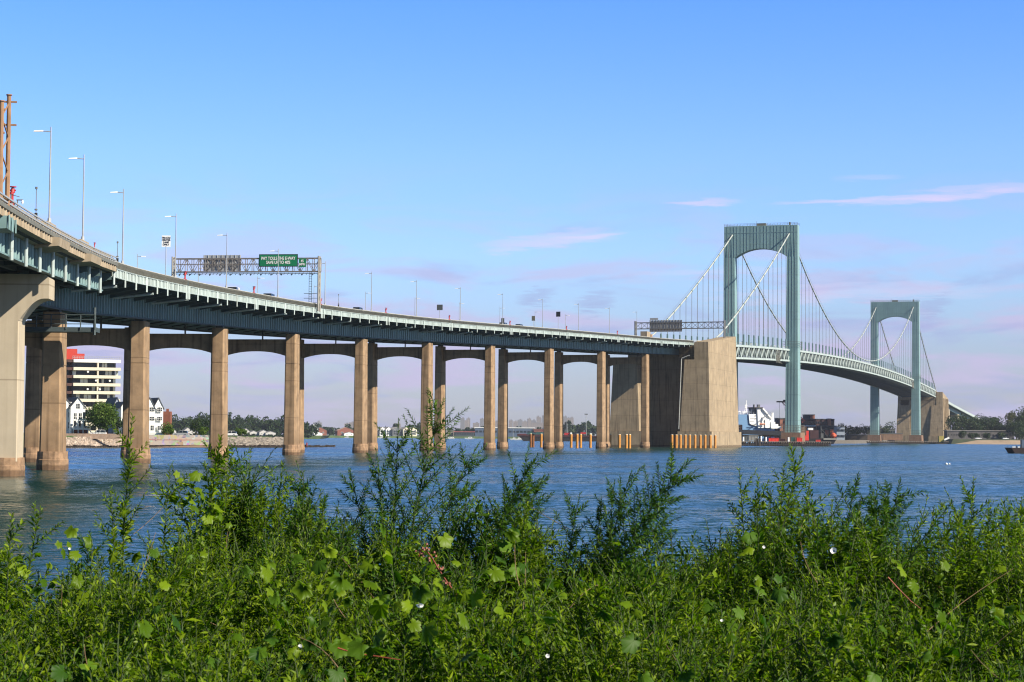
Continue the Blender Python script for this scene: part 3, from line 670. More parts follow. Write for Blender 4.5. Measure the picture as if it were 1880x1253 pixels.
cnt = 0; rest = MB()
for sg in (1, -1):
    for s in panels:
        if min(abs(s), abs(s-MAIN), abs(s-SA), abs(s-SB)) < 4: continue
        if cablez(s)-TC(s) < 2.0: continue
        if sg > 0 or cnt < 100:
            cnt += 1; mb = MB(); tgt = mb
        else: tgt = rest
        for w_ in (-.22, .22): tgt.tube(TP(s+w_, sg*CO, TC(s)), TP(s+w_, sg*CO, cablez(s)), .085, n=4, cap=False)
        if tgt is not rest:
            h = mb.build('hanger_rope', ROPE, sus)
            b = MB(); zt_ = min(4.6, (cablez(s)-TC(s))*.8); b.bar(TP(s, sg*CO, TC(s)), TP(s, sg*CO, TC(s)+zt_), .62, up=D, ht=.9); sub(b, 'hanger_guard', STEEL, h)
        else: rest.bar(TP(s, sg*CO, TC(s)), TP(s, sg*CO, TC(s)+4.2), .5, up=D, ht=.7)
if rest.v: tag(rest.build('far_hanger_ropes', ROPE, sus), kind='stuff')
def traveller(s, lab):
    r = empty('inspection_gantry', TP(s, TRW, TC(s)-TD), lab, 'inspection gantry', 'inspection gantries slung on the truss')
    mb = MB(); lo_ = TC(s)-TD-.9; rd_ = random.Random(int(s))
    for k in range(7):
        for z in (0, 1.6, 3.4, 5.6): mb.bar(TP(s-5+10*k/6, TRW+.7, lo_+z), TP(s-5+10*min(k+1, 6)/6+.01, TRW+.7, lo_+z+rd_.uniform(-.2, .2)), .14)
        mb.bar(TP(s-5+10*k/6, TRW+.7, lo_), TP(s-5+10*k/6, TRW+.7, lo_+rd_.uniform(4, 6.4)), .14)
        mb.bar(TP(s-5+10*k/6, TRW+.7, lo_), TP(s-3.4+10*k/6, TRW+.7, lo_+3.4), .12)
    mb.build('cage', RAILD, r)
    mb = MB(); mb.hexa([TP(s-5, TRW+.5, lo_-.2), TP(s-5, TRW+1.8, lo_-.2), TP(s+5, TRW+1.8, lo_-.2), TP(s+5, TRW+.5, lo_-.2)], [TP(s-5, TRW+.5, lo_), TP(s-5, TRW+1.8, lo_), TP(s+5, TRW+1.8, lo_), TP(s+5, TRW+.5, lo_)]); mb.build('platform_floor', RAILD, r)
traveller(-38, 'grey caged inspection gantry on the truss left of the nearer tower')
traveller(18, 'grey caged inspection gantry on the truss just right of the nearer tower')
traveller(MAIN-14, 'small caged inspection gantry on the truss at the far tower')

# far approach, falling away behind the trees
FA = TP(MAIN+219, 0, 0); fX = [FA.x]; fY = [FA.y]; fA = [AZB]
for k in range(30):
    h_ = AZB+R_(5)*min(1, k/8); fX.append(fX[-1]+math.sin(h_)*12); fY.append(fY[-1]+math.cos(h_)*12); fA.append(h_)
def FP(k, o, dz):
    x = np.interp(k, range(31), fX); y = np.interp(k, range(31), fY); A = np.interp(k, range(31), fA)
    return Vector((x+math.cos(A)*o, y-math.sin(A)*o, 42.6-.92*k+dz))
fv = empty('far_approach_viaduct', FP(0, 0, 0), 'distant approach roadway sloping down behind the trees right of the far anchorage', 'viaduct')
mb = MB(); ks = list(range(0, 31)); sweep(mb, ks, rect(-13, 13, -1.5, -1.0), FP); mb.build('road_deck', ASPH, fv)
mb = MB(); sweep(mb, ks, rect(12.7, 13.2, -2.2, 0), FP); sweep(mb, ks, rect(-13.2, -12.7, -2.2, 0), FP); mb.build('fascia_beam', STEELP, fv)
mb = MB(); sweep(mb, ks, rect(8.9, 9.3, -5.2, -1.5), FP); sweep(mb, ks, rect(-9.3, -8.9, -5.2, -1.5), FP)
for k in range(1, 60): mb.bar(FP(k/2, -12.6, -2), FP(k/2, 12.6, -2), .3, ht=.9)
mb.build('main_girder', STEEL, fv)
for k in (3.2, 7.4, 11.6, 16):
    mb = MB()
    for o in (-8.5, 8.5):
        c = FP(k, o, 0); column(mb, c, AZB+.2, 3.2, 4.5, 3, 4.2, 0, c.z-5.2)
    c0, c1 = FP(k, -8, -7), FP(k, 8, -7); mb.bar(c0, c1, 1.6, ht=2.4)
    mb.build('twin_column', CONL, fv)

# ================================================================== ROAD FURNITURE
def make_lamp(label, group):
    r = empty('street_lamp', (0, 0, 0), label, 'street lamp', group)
    mb = MB(); mb.tube((0, 0, 0), (0, 0, 8.9), .095, .055, 8); mb.tube((0, 0, 0), (0, 0, .5), .2, .16, 8); mb.build('pole', GALV, r)
    mb = MB(); mb.tube((0, 0, 8.45), (-.75, 0, 8.5), .05, n=6); mb.build('arm', GALV, r)
    mb = MB(); mb.hexa([(-1.55, -.14, 8.42), (-.7, -.14, 8.44), (-.7, .14, 8.44), (-1.55, .14, 8.42)], [(-1.5, -.1, 8.52), (-.7, -.1, 8.58), (-.7, .1, 8.58), (-1.5, .1, 8.52)]); mb.build('lamp_head', WHITE, r)
    return r
lamp0 = None
nl = [9.7, 9.33, 8.84, 8.13, 7.4, 6.64, 5.93, 5.22, 4.52, 3.82, 3.12, 2.43, 1.77, 1.16, .57]
for k, i in enumerate(nl):
    z = .7 if k < 2 else -.15
    lb = 'tall street lamp on the near edge of the approach, %s of fifteen from left' % ORD[k]
    p = VP(i, 13.15, z)
    if lamp0 is None: lamp0 = make_lamp(lb, 'street lamps on the near edge of the approach'); lamp0.location = p; lamp0.rotation_euler = (0, 0, -VA(i))
    else: dup(lamp0, p, -VA(i), lb)
fl = [7.35, 6.62, 5.93, 5.22, 4.5, 3.81, 3.11, 2.44, 1.78, 1.16, .57]
for k, i in enumerate(fl):
    o = dup(lamp0, VP(i, -13.1, -1.0), math.pi-VA(i), 'street lamp on the far edge of the approach, %s of eleven from left' % ORD[k]); o['group'] = 'street lamps on the far edge of the approach'

# red hose valve stands at the expansion joints
def make_valve(label):
    r = empty('standpipe_valve', (0, 0, 0), label, 'standpipe', 'red standpipe valves along the railing')
    mb = MB(); mb.tube((0, 0, -.6), (0, 0, .75), .09); mb.tube((0, .9, -.05), (0, -1.1, -.05), .09); mb.tube((0, -.45, -.1), (0, -.45, .55), .07); mb.tube((0, -.45, .5), (0, 0, .5), .07); mb.build('pipe', RED, r)
    mb = MB(); mb.tube((0, 0, .75), (0, 0, 1.15), .2, .13, 8); mb.tube((-.25, 0, .95), (.25, 0, .95), .07); mb.tube((0, -.45, .55), (0, -.45, .75), .16, n=8); mb.build('valve', RED, r)
    mb = MB(); mb.tube((0, 0, 1.2), (0, 0, 1.26), .3, n=10); mb.build('hand_wheel', RED, r)
    return r
vv = None
for k, i in enumerate([10.07, 9.2, 8, 7, 6, 5, 4, 3, 2, 1]):
    p = VP(i, 13.25, .05 if i < 9 else .6); lb = 'red standpipe valve on the near railing, %s of ten from the left' % ORD[k]
    if vv is None: vv = make_valve(lb); vv.location = p; vv.rotation_euler = (0, 0, -VA(i)); vv.scale = (1, 1, 1)
    else: dup(vv, p, -VA(i), lb, (.95, .95, .85) if i < 9 else (.42, .42, .42))
def sensor(i, o, h, lb, dz=0):
    r = empty('sensor_mast', VP(i, o, dz), lb, 'sensor mast', 'thin masts on the railing')
    b = VP(i, o, dz); mb = MB(); mb.tube(b, b+Vector((0, 0, h)), .035, n=5); mb.build('mast', RAILD, r)
    mb = MB(); mb.tube(b+Vector((0, 0, h)), b+Vector((0, 0, h+.2)), .11, n=7); mb.tube(b+Vector((0, 0, h*.28)), b+Vector((0, 0, h*.33)), .14, n=7); mb.build('sensor_head', RAILD, r)
    mb = MB(); mb.tube(b, b+Vector((0, 0, .5)), .14, n=7); mb.build('mount', BLACK, r)
sensor(9.83, 13.1, 2.6, 'thin black sensor mast on the concrete parapet left of the first lamp', .5)
sensor(8.9, 13.1, 2.2, 'thin sensor mast beside the third lamp')
sensor(5.72, 13.1, 2.4, 'thin sensor mast right of the sign gantry')

def text_mesh(s, size, name, m, parent, loc, rz, rx=math.pi/2, w_=1.0):
    cu = bpy.data.curves.new(name, 'FONT'); cu.body = s; cu.size = size; cu.align_x = 'CENTER'; cu.align_y = 'CENTER'; cu.extrude = .015; cu.space_line = .95; cu.offset = size*.012
    to = bpy.data.objects.new(name+'_curve', cu); COL.objects.link(to); bpy.context.view_layer.update()
    me = bpy.data.meshes.new_from_object(to.evaluated_get(bpy.context.evaluated_depsgraph_get())); bpy.data.objects.remove(to); me.materials.clear(); me.materials.append(m)
    o = bpy.data.objects.new(name, me); COL.objects.link(o); o.parent = parent; o.location = Vector(loc)-Vector(parent.location); o.rotation_euler = (rx, 0, rz); o.scale = (w_, 1, 1)
    return o
# lane sign
def post_sign(i, o, h, w_, hh, lb, lines=None, face=WHITE):
    A = VA(i); b = VP(i, o, -1.0); r = empty('road_sign', b, lb, 'road sign')
    mb = MB(); mb.tube(b, b+Vector((0, 0, h)), .06); mb.build('post', GALV, r)
    c = b+Vector((0, 0, h+hh/2-.1))
    mb = MB(); mb.box(c, (w_, .05, hh), -A); pn = mb.build('sign_panel', face, r)
    if lines:
        q = c+Vector((-math.sin(A), -math.cos(A), 0))*.045
        text_mesh(lines, hh*.21, 'lettering', BLACK, r, q, -A, w_=1.0)
    return r
post_sign(8.3, 13.5, 4.75, 1.15, 1.5, 'white lane sign reading TRUCKS CENTER LANE ONLY on a thin post', 'TRUCKS\nCENTER\nLANE\nONLY')
DKP = mat('sign_back_grey', (.12, .13, .13), .6)
post_sign(4.16, 13.3, 3.2, 1.5, 1.4, 'grey back of a small square road sign above the near railing, mid approach', None, DKP)
post_sign(1.86, 8.0, 5.4, 1.4, 1.6, 'dark square sign back on a pole over the road before the anchorage', None, mat('sign_back_black', (.03, .03, .035), .6))
post_sign(1.98, 2.0, 4.0, 1.1, 1.5, 'small yellowish sign beside the dark sign over the road', None, mat('sign_back_khaki', (.25, .24, .17), .6))
post_sign(3.11, 13.0, 1.4, .9, 1.4, 'pair of small dark sign backs low on a lamp pole', None, DKP)

# sign gantry across the road with the green toll sign
i = 6.1; A = VA(i)
g = empty('sign_gantry', VP(i, 0, -1), 'weathered steel truss gantry spanning the approach road, with a green toll sign', 'sign gantry')
GST = mat('weathered_truss_steel', (.24, .22, .21), .7, var=.25, scale=1.2, streak=.3)
def GP(o, v, z): return VP(i, o, z)+Vector((math.sin(A), math.cos(A), 0))*v
mb = MB(); zl, zh = 6.2, 8.8; n = 22
for v in (-.7, .7):
    for z in (zl, zh): mb.bar(GP(-15.3, v, z), GP(14.4, v, z), .17)
    mb.bar(GP(-15.3, v, zl+1.5), GP(14.4, v, zl+1.5), .09)
for k in range(n+1):
    o = -15.3+29.7*k/n
    mb.bar(GP(o, -.7, zl), GP(o, -.7, zh), .1); mb.bar(GP(o, .7, zl), GP(o, .7, zh), .1); mb.bar(GP(o, -.7, zh), GP(o, .7, zh), .08); mb.bar(GP(o, -.7, zl), GP(o, .7, zl), .08)
    if k < n:
        o2 = o+29.7/n
        a_, b_ = (zl, zh) if k % 2 else (zh, zl)
        for v in (-.7, .7): mb.bar(GP(o, v, a_), GP(o2, v, b_), .09)
        mb.bar(GP(o, -.7, zl), GP(o2, .7, zl), .07)
mb.build('truss', GST, g)
mb = MB()
for z in (5.7, 6.0): mb.bar(GP(-15, -1.5, z), GP(14.2, -1.5, z), .1)
for k in range(40): mb.bar(GP(-15+29.2*k/39, -1.5, 5.5), GP(-15+29.2*k/39, -.7, 5.9), .08)
for k in range(14): mb.tube(GP(-13.5+2.05*k, -1.7, 5.45), GP(-13.5+2.05*k, -1.3, 5.6), .16)
mb.build('walkway', DARKST, g)
for o in (14.2, -15.2):
    mb = MB()
    for v in (-.7, .7): mb.tube(GP(o, v, -1.6), GP(o, v, 9.2), .19, n=8)
    for k in range(7): mb.bar(GP(o, -.7, -.8+1.4*k), GP(o, .7, .6+1.4*k), .1); mb.bar(GP(o, -.7, .6+1.4*k), GP(o, .7, .6+1.4*k), .08)
    mb.build('gantry_post', mat('gantry_post_paint', (.42, .40, .36), .7, var=.15, scale=1), g)
mb = MB()
for z in np.arange(-.3, 6.2, .5): mb.bar(GP(12.4, -.9, z), GP(12.9, -.9, z), .06)
for o in (12.4, 12.9): mb.bar(GP(o, -.9, -1), GP(o, -.9, 6.2), .07)
for z in (0, .9, 1.8): mb.bar(GP(11.4, -1, z), GP(14, -1, z), .09)
mb.build('ladder', DARKST, g)
def panel(o0, o1, z0, z1, v, nm, m, par=g, GPf=GP, th=.12, fm=None):
    mb = MB(); q = [GPf(o0, v, z0), GPf(o1, v, z0), GPf(o1, v+th, z0), GPf(o0, v+th, z0)]; t_ = Vector((0, 0, z1-z0)); mb.hexa(q, [p+t_ for p in q]); return mb.build(nm, m, par)
panel(2.35, 10.1, 7.1, 9.55, -1.0, 'toll_sign_frame', mat('sign_frame_black', (.015, .03, .02), .6))
panel(2.5, 9.95, 7.23, 9.42, -1.06, 'toll_sign_panel', GREENS, th=.05)
text_mesh('PAY TOLLS THE E-WAY', .88, 'toll_sign_lettering', WHITE, g, GP(6.22, -1.09, 8.70), -A, w_=.74)
text_mesh('SAVE UP TO 40%', .88, 'toll_sign_lettering', WHITE, g, GP(6.22, -1.09, 7.90), -A, w_=.74)
panel(10.3, 11.75, 7.0, 8.7, -1.0, 'speed_sign_panel', GREENS)
text_mesh('45\nMPH', .7, 'speed_sign_lettering', WHITE, g, GP(11.0, -1.03, 7.85), -A, w_=.85)
pn = panel(-9.4, -1.9, 6.5, 9.6, .9, 'message_board', GALV, th=.35)
mb = MB()
for k in range(9): mb.bar(GP(-9.3+7.3*k/8, .82, 6.5), GP(-9.3+7.3*k/8, .82, 9.65), .08)
sub(mb, 'panel_rib', GALV, pn)

# second gantry by the anchorage
sg_ = -182.0
def G2(o, v, z): return TP(sg_+v, o, z)
g2 = empty('sign_gantry', TP(sg_, 0, 41), 'grey truss gantry with backs of wide signs, over the road before the nearer tower', 'sign gantry')
GD = mat('gantry_grey', (.16, .17, .18), .6)
mb = MB(); n = 14
for v in (-.8, .8):
    for z in (48.1, 50.6): mb.bar(G2(-19, v, z), G2(18.0, v, z), .3)
for k in range(n+1):
    o = -19+37*k/n
    mb.bar(G2(o, -.8, 48.1), G2(o, -.8, 50.6), .16)
    if k < n: mb.bar(G2(o, -.8, 48.1), G2(o+37/n, -.8, 50.6), .14); mb.bar(G2(o, -.8, 50.6), G2(o+37/n, -.8, 48.1), .14)
mb.build('truss', GD, g2)
for o in (-19, 18.0):
    mb = MB()
    for v in (-.8, .8): mb.tube(G2(o, v, 41), G2(o, v, 51.3), .28, n=8)
    for k in range(5): mb.bar(G2(o, -.8, 42+1.8*k), G2(o, .8, 43.8+1.8*k), .14)
    mb.build('gantry_post', GD, g2)
pn = panel(-13.2, .2, 46.9, 51.6, 1.0, 'wide_sign_back', GALV, g2, G2, .25)
mb = MB()
for k in range(12): mb.bar(G2(-13.1+13.2*k/11, .9, 46.9), G2(-13.1+13.2*k/11, .9, 51.7), .25)
sub(mb, 'panel_rib', GD, pn)
panel(-13.2, -9.8, 51.75, 52.6, 1.0, 'upper_sign_back', GALV, g2, G2, .25)

# rusty lattice gantry post at the left edge, on its own steel bracket
i = 10.195; A9 = VA(i)
def G3(o, v, z): return VP(i, o, z)+Vector((math.sin(A9), math.cos(A9), 0))*v
g3 = empty('lattice_gantry', VP(i, 14, 0), 'tall rusty brown lattice gantry post with cross arms, cut by the left edge', 'sign gantry')
for v, h in ((-1.0, 7.5), (.9, 8.3)):
    mb = MB(); mb.tube(G3(13.55+(.0 if v < 0 else .25), v, -1.2), G3(13.55+(0 if v < 0 else .25), v, h), .2, .17, 8)
    mb.tube(G3(13.55+(.0 if v < 0 else .25), v, h), G3(13.55+(0 if v < 0 else .25), v, h+.08), .24, n=8); mb.build('gantry_post', RUST, g3)
mb = MB()
for k in range(6): 
    a_, b_ = (-1.0, .9) if k % 2 else (.9, -1.0)
    oa, ob_ = (13.55, 13.8) if k % 2 else (13.8, 13.55)
    mb.bar(G3(oa, a_, -.4+1.35*k), G3(ob_, b_, .95+1.35*k), .09)
for z in (7.2, 5.4): mb.bar(G3(-14, -1, z-.3), G3(13.8, -1, z-.3), .14); mb.bar(G3(-14, .9, z+.6), G3(14.4, .9, z+.6), .14)
for k in range(12):
    o = 13.6-2.3*k; mb.bar(G3(o, -1, 5.1), G3(o-2.3, -1, 6.9), .09); mb.bar(G3(o, .9, 6.0), G3(o-2.3, .9, 7.8), .09)
mb.build('lattice', RUST, g3)
mb = MB(); mb.hexa([G3(12.3, -1.7, -2.4), G3(14.2, -1.7, -2.3), G3(14.2, 1.7, -2.3), G3(12.3, 1.7, -2.4)], [G3(12.3, -1.7, -1.2), G3(14.3, -1.7, -1.35), G3(14.3, 1.7, -1.35), G3(12.3, 1.7, -1.2)])
for v in (-1.75, 0, 1.75): mb.bar(G3(14.35, v, -2.35), G3(14.35, v, -1.3), .1)
mb.build('support_bracket', STEEL, g3)
mb = MB(); c = G3(15.1, 1.2, 1.0)
mb = MB(); mb.tube(VP(10.08, 13.2, .5), VP(10.08, 13.2, 1.15), .05); mb.tube(VP(10.08, 13.2, 1.15), VP(10.05, 13.6, 1.15), .04); mb.build('conduit', RAILD, g3)
r = empty('dome_camera', VP(10.03, 13.3, .5), 'small dome camera on a pipe beside the rusty gantry post', 'camera')
mb = MB(); q = VP(10.03, 13.3, 0); mb.tube(q+Vector((0, 0, .4)), q+Vector((0, 0, 1.0)), .05); mb.tube(q+Vector((-.1, 0, 1.0)), q+Vector((.45, 0, 1.0)), .05); mb.build('arm', RAILD, r)
mb = MB(); mb.tube(q+Vector((.4, 0, 1.0)), q+Vector((.4, 0, .8)), .05, .11, 8); mb.tube(q+Vector((.4, 0, .8)), q+Vector((.4, 0, .65)), .11, .04, 8); mb.build('dome', WHITE, r)

# ------------------------------------------------------------------ vehicles
def car(loc, rz, label, paint, suv=True):
    r = empty('parked_car' if 'parked' in label else 'car', loc, label, 'car'); r.rotation_euler = (0, 0, 0)
    L2, W2 = 2.35, .93; ca, sa = math.cos(rz), math.sin(rz)
    def P(x, y, z): return Vector(loc)+Vector((x*ca-y*sa, x*sa+y*ca, z))
    h = 1.72 if suv else 1.45
    mb = MB(); bp = [(-L2, .35), (-L2, .85), (-L2+.15, .98), (-1.0 if suv else -1.3, 1.02), (1.15, 1.0), (L2-.25, .86), (L2, .7), (L2, .35)]
    mb.prism(bp, lambda x, z: P(x, -W2, z), lambda x, z: P(x, W2, z))
    mb.hexa([P(-L2+.5 if suv else -1.25, -.72, h-.06), P(.35, -.72, h-.06), P(.35, .72, h-.06), P(-L2+.5 if suv else -1.25, .72, h-.06)], [P(-L2+.65 if suv else -1.1, -.66, h), P(.25, -.66, h), P(.25, .66, h), P(-L2+.65 if suv else -1.1, .66, h)])
    bd = mb.build('body', paint, r)
    mb = MB(); x0 = -L2+.25 if suv else -1.7
    mb.hexa([P(x0, -.86, 1.0), P(1.1, -.86, 1.0), P(1.1, .86, 1.0), P(x0, .86, 1.0)], [P(x0+.25, -.73, h-.05), P(.36, -.73, h-.05), P(.36, .73, h-.05), P(x0+.25, .73, h-.05)])
    mb.build('windows', GLASS, r)
    mb = MB()
    for y in (-.8, .8):
        for x in (-.55, .5): mb.bar(P(x, y*1.03, 1.0), P(x-.05, y*.93, h-.03), .08)
    mb.build('pillars', paint, r)
    for x in (-1.4, 1.45):
        for y in (-.9, .9):
            mb = MB(); mb.tube(P(x, y-.1, .34), P(x, y+.1, .34), .34, n=14); wh = mb.build('wheel', BLACK, r)
            mb = MB(); mb.tube(P(x, y-.12, .34), P(x, y+.12, .34), .2, n=10); sub(mb, 'rim', GALV, wh)
    for y in (-.65, .65):
        mb = MB(); mb.box(P(L2+.0, y, .75), (.08, .3, .14), rz); mb.build('headlight', GLASS, r)
        mb = MB(); mb.box(P(-L2, y, .8), (.08, .25, .2), rz); mb.build('tail_light', RED, r)
    return r
PW = mat('white_car_paint', (.75, .75, .76), .25, var=.02); PB = mat('black_car_paint', (.02, .02, .025), .2, var=.02); PS = mat('silver_car_paint', (.45, .46, .48), .3, var=.02)
def road_car(i, o, lb, p, suv=True): b = VP(i, o, -1.1); car(b, math.pi/2-VA(i), lb, p, suv)
road_car(6.62, 11.4, 'black sport utility car driving on the approach beneath the green toll sign', PB)
road_car(7.13, 11.4, 'white car with only its roof showing over the railing, left of the black one', PW)
road_car(5.3, 11.4, 'dark car with its roof just over the railing, right of the toll sign gantry', PB)
road_car(3.0, 11.4, 'silver car low behind the railing in the middle of the approach', PS)
road_car(2.65, 10, 'dark car low behind the railing left of the anchorage end of the approach', PB)
def truck(i, o, lb):
    A = VA(i); b = VP(i, o, -1.1); r = empty('box_truck', b, lb, 'truck'); f = Vector((math.sin(A), math.cos(A), 0))
    mb = MB(); mb.box(b+Vector((0, 0, 2.3))-f*1, (2.5, 5, 2.1), -A); mb.build('cargo_box', CONP, r)
    mb = MB(); mb.box(b+Vector((0, 0, 1.6))+f*3.7, (2.3, 2.0, 2.0), -A); mb.build('cab', RUST, r)
    mb = MB(); mb.box(b+Vector((0, 0, 2.1))+f*4.72, (2.0, .06, .8), -A); mb.build('windscreen', GLASS, r)
    for v in (-3, 3.4):
        for s_ in (-1, 1):
            c = b+f*v+Vector((math.cos(A), -math.sin(A), 0))*s_*1.05+Vector((0, 0, .5)); ax = Vector((math.cos(A), -math.sin(A), 0))*.15
            mb = MB(); mb.tube(c-ax, c+ax, .5, n=12); mb.build('wheel', BLACK, r)
truck(.05, 8.5, 'box truck with brown cab on the road just before the anchorage')

# ================================================================== PILES IN THE WATER
PILE = mat('orange_pile_coating', (.55, .24, .035), .6, var=.12, scale=.8, streak=.35); PILER = mat('rusty_pile_coating', (.33, .12, .03), .8, var=.2, scale=.8, streak=.5)
def pile(x, y, lb, grp, rusty=False, lean=0):
    r = empty('steel_pile', (x, y, 0), lb, 'pile', grp)
    mb = MB(); mb.tube((x, y, -1.5), (x+lean, y, 4.75), .47, n=14); mb.build('shaft', PILER if rusty else PILE, r)
    mb = MB(); mb.tube((x+lean, y, 4.75), (x+lean, y, 4.9), .47, .40, n=14); mb.build('cap', CREAM, r)
row = [1072.5, 1103.5, 1133, 1168, 1200, 1238, 1276, 1310.5, 1348, 1382.5]
for k, q in enumerate(row):
    Y = 733+1.2*k; pile(AX(960+q/3.917, Y), Y, 'orange steel pile, %s from the left in the close row of ten by the anchorage' % ORD[k], 'close row of orange piles')
sc = [(57, 720, 1), (74, 730, 1), (132, 722, 0), (347, 715, 0), (390, 690, 0), (416, 716, 0), (486, 717, 0), (628, 735, 0), (694, 728, 0), (745, 700, 0), (768, 696, 0)]
for k, (q, Y, ru) in enumerate(sc):
    pile(AX(960+q/3.917, Y), Y, '%s steel pile, %s from the left of the eleven scattered among the last piers' % ('rusty brown' if ru else 'orange', ORD[k]), 'scattered piles around the piers', ru)

# ================================================================== LEAFY THINGS: quick arrays
def leafmat(name, c1, c2, trans=.3, rough=.55):
    m = bpy.data.materials.new(name); m.use_nodes = True; t = m.node_tree; ns = t.nodes; l = t.links
    b = ns['Principled BSDF']; b.inputs['Roughness'].default_value = rough; b.inputs['Specular IOR Level'].default_value = .16
    g = ns.new('ShaderNodeNewGeometry'); rp = ns.new('ShaderNodeValToRGB'); l.new(g.outputs['Random Per Island'], rp.inputs[0])
    rp.color_ramp.elements[0].color = (*c1, 1); rp.color_ramp.elements[1].color = (*c2, 1)
    l.new(rp.outputs[0], b.inputs['Base Color'])
    if trans:
        tr = ns.new('ShaderNodeBsdfTranslucent'); mx = ns.new('ShaderNodeMixShader'); mx.inputs[0].default_value = trans
        mm = ns.new('ShaderNodeMix'); mm.data_type = 'RGBA'; mm.blend_type = 'MULTIPLY'; mm.inputs[0].default_value = 1; l.new(rp.outputs[0], mm.inputs[6]); mm.inputs[7].default_value = (1.25, 1.7, .35, 1)
        l.new(mm.outputs[2], tr.inputs[0]); l.new(b.outputs[0], mx.inputs[1]); l.new(tr.outputs[0], mx.inputs[2]); l.new(mx.outputs[0], ns['Material Output'].inputs[0])
    return m
def mesh_np(name, V, F, m, parent=None, loc=(0, 0, 0)):
    me = bpy.data.meshes.new(name); V = np.asarray(V, np.float32); F = np.asarray(F, np.int32); k = F.shape[1]
    me.vertices.add(len(V)); me.vertices.foreach_set('co', V.ravel()); me.loops.add(F.size); me.loops.foreach_set('vertex_index', F.ravel())
    me.polygons.add(len(F)); me.polygons.foreach_set('loop_start', np.arange(len(F), dtype=np.int32)*k); me.update(calc_edges=True)
    me.materials.append(m); o = bpy.data.objects.new(name, me); COL.objects.link(o); o.location = loc
    if parent is not None: o.parent = parent
    return o
TREE = [leafmat('tree_leaves_dark', (.012, .028, .010), (.038, .062, .018), .15), leafmat('tree_leaves_mid', (.03, .065, .010), (.10, .155, .02), .25), leafmat('tree_leaves_olive', (.045, .055, .02), (.11, .10, .035), .15)]
def crown(w, h, z0, n, size, rg, lumps=14):
    C = rg.normal(size=(lumps, 3)); C /= np.linalg.norm(C, axis=1)[:, None]; C *= rg.uniform(.25, .72, (lumps, 1)); C = C*[w/2, w/2, h/2]+[0, 0, z0+h/2]
    rr = rg.uniform(.2, .36, lumps)*min(w, h)
    k = rg.integers(0, lumps, n); d = rg.normal(size=(n, 3)); d /= np.linalg.norm(d, axis=1)[:, None]
    P = C[k]+d*(rr[k]*rg.uniform(.65, 1.08, n))[:, None]
    u = rg.normal(size=(n, 3)); u /= np.linalg.norm(u, axis=1)[:, None]; v = np.cross(u, d+rg.normal(size=(n, 3))*.5); v /= np.linalg.norm(v, axis=1)[:, None]
    s = size*rg.uniform(.6, 1.3, n)[:, None]
    V = np.stack([P-u*s, P-v*s*.7, P+u*s, P+v*s*.7], 1).reshape(-1, 3); F = np.arange(4*n).reshape(-1, 4)
    return V, F, C
def make_tree(label, w, h, tr_h, mi, n, size, seed, group=None, name='tree', lumps=14):
    rg = np.random.default_rng(seed); r = empty(name, (0, 0, 0), label, 'tree', group)
    V, F, C = crown(w, h-tr_h, tr_h, n, size, rg, lumps); mesh_np('crown', V, F, TREE[mi], r)
    mb = MB(); mb.tube((0, 0, 0), (w*.02, 0, tr_h+.3*(h-tr_h)), h*.035, h*.018, 8)
    for c in C[:7]: mb.tube((w*.01, 0, tr_h*.9), tuple(c), h*.014, h*.004, 5)
    mb.build('trunk', BARK, r); return r

# ================================================================== PENINSULA: apartment house, white houses, wall, rocks
GZ = 3.3
TURN = 24
def gable_house(x0, x1, Y, dep, eave, ridge, label, wins, name='house', wallm=WHITE, roofm=ROOFG, gables=1, zb=GZ):
    r = empty(name, ((x0+x1)/2, Y, zb), label, 'house', None); r.rotation_euler = (0, 0, R_(TURN))
    mb = MB(); n = gables; w = (x1-x0)/n
    for k in range(n):
        a_, b_ = x0+w*k, x0+w*(k+1); m_ = (a_+b_)/2; off = .0 if k % 2 == 0 else .6
        mb.prism([(a_, zb), (b_, zb), (b_, eave), (m_, ridge), (a_, eave)], lambda x, z: (x, Y+off, z), lambda x, z: (x, Y+dep, z))
    mb.build('wall', wallm, r)
    mb = MB()
    for k in range(n):
        a_, b_ = x0+w*k, x0+w*(k+1); m_ = (a_+b_)/2; off = .0 if k % 2 == 0 else .6; t = .25; sl = (ridge-eave)/(w/2)
        for s_, e_ in ((a_, -1), (b_, 1)):
            ex = s_+e_*.35; ez = eave-.35*sl
            mb.prism([(ex, ez), (m_, ridge+.02), (m_, ridge+t), (ex, ez+t)], lambda x, z: (x, Y+off-.3, z), lambda x, z: (x, Y+dep+.3, z))
    mb.build('roof', roofm, r)
    for (wx, wz, ww, wh) in wins:
        mb = MB(); mb.box((wx, Y-.02, wz), (ww+.24, .12, wh+.24)); fr = mb.build('window', WHITE, r)
        mb = MB(); mb.box((wx, Y-.05, wz), (ww, .12, wh)); sub(mb, 'pane', GLASS, fr)
        mb = MB(); mb.box((wx, Y-.09, wz), (.07, .08, wh)); mb.box((wx, Y-.09, wz), (ww, .08, .07)); sub(mb, 'glazing_bar', WHITE, fr)
    return r
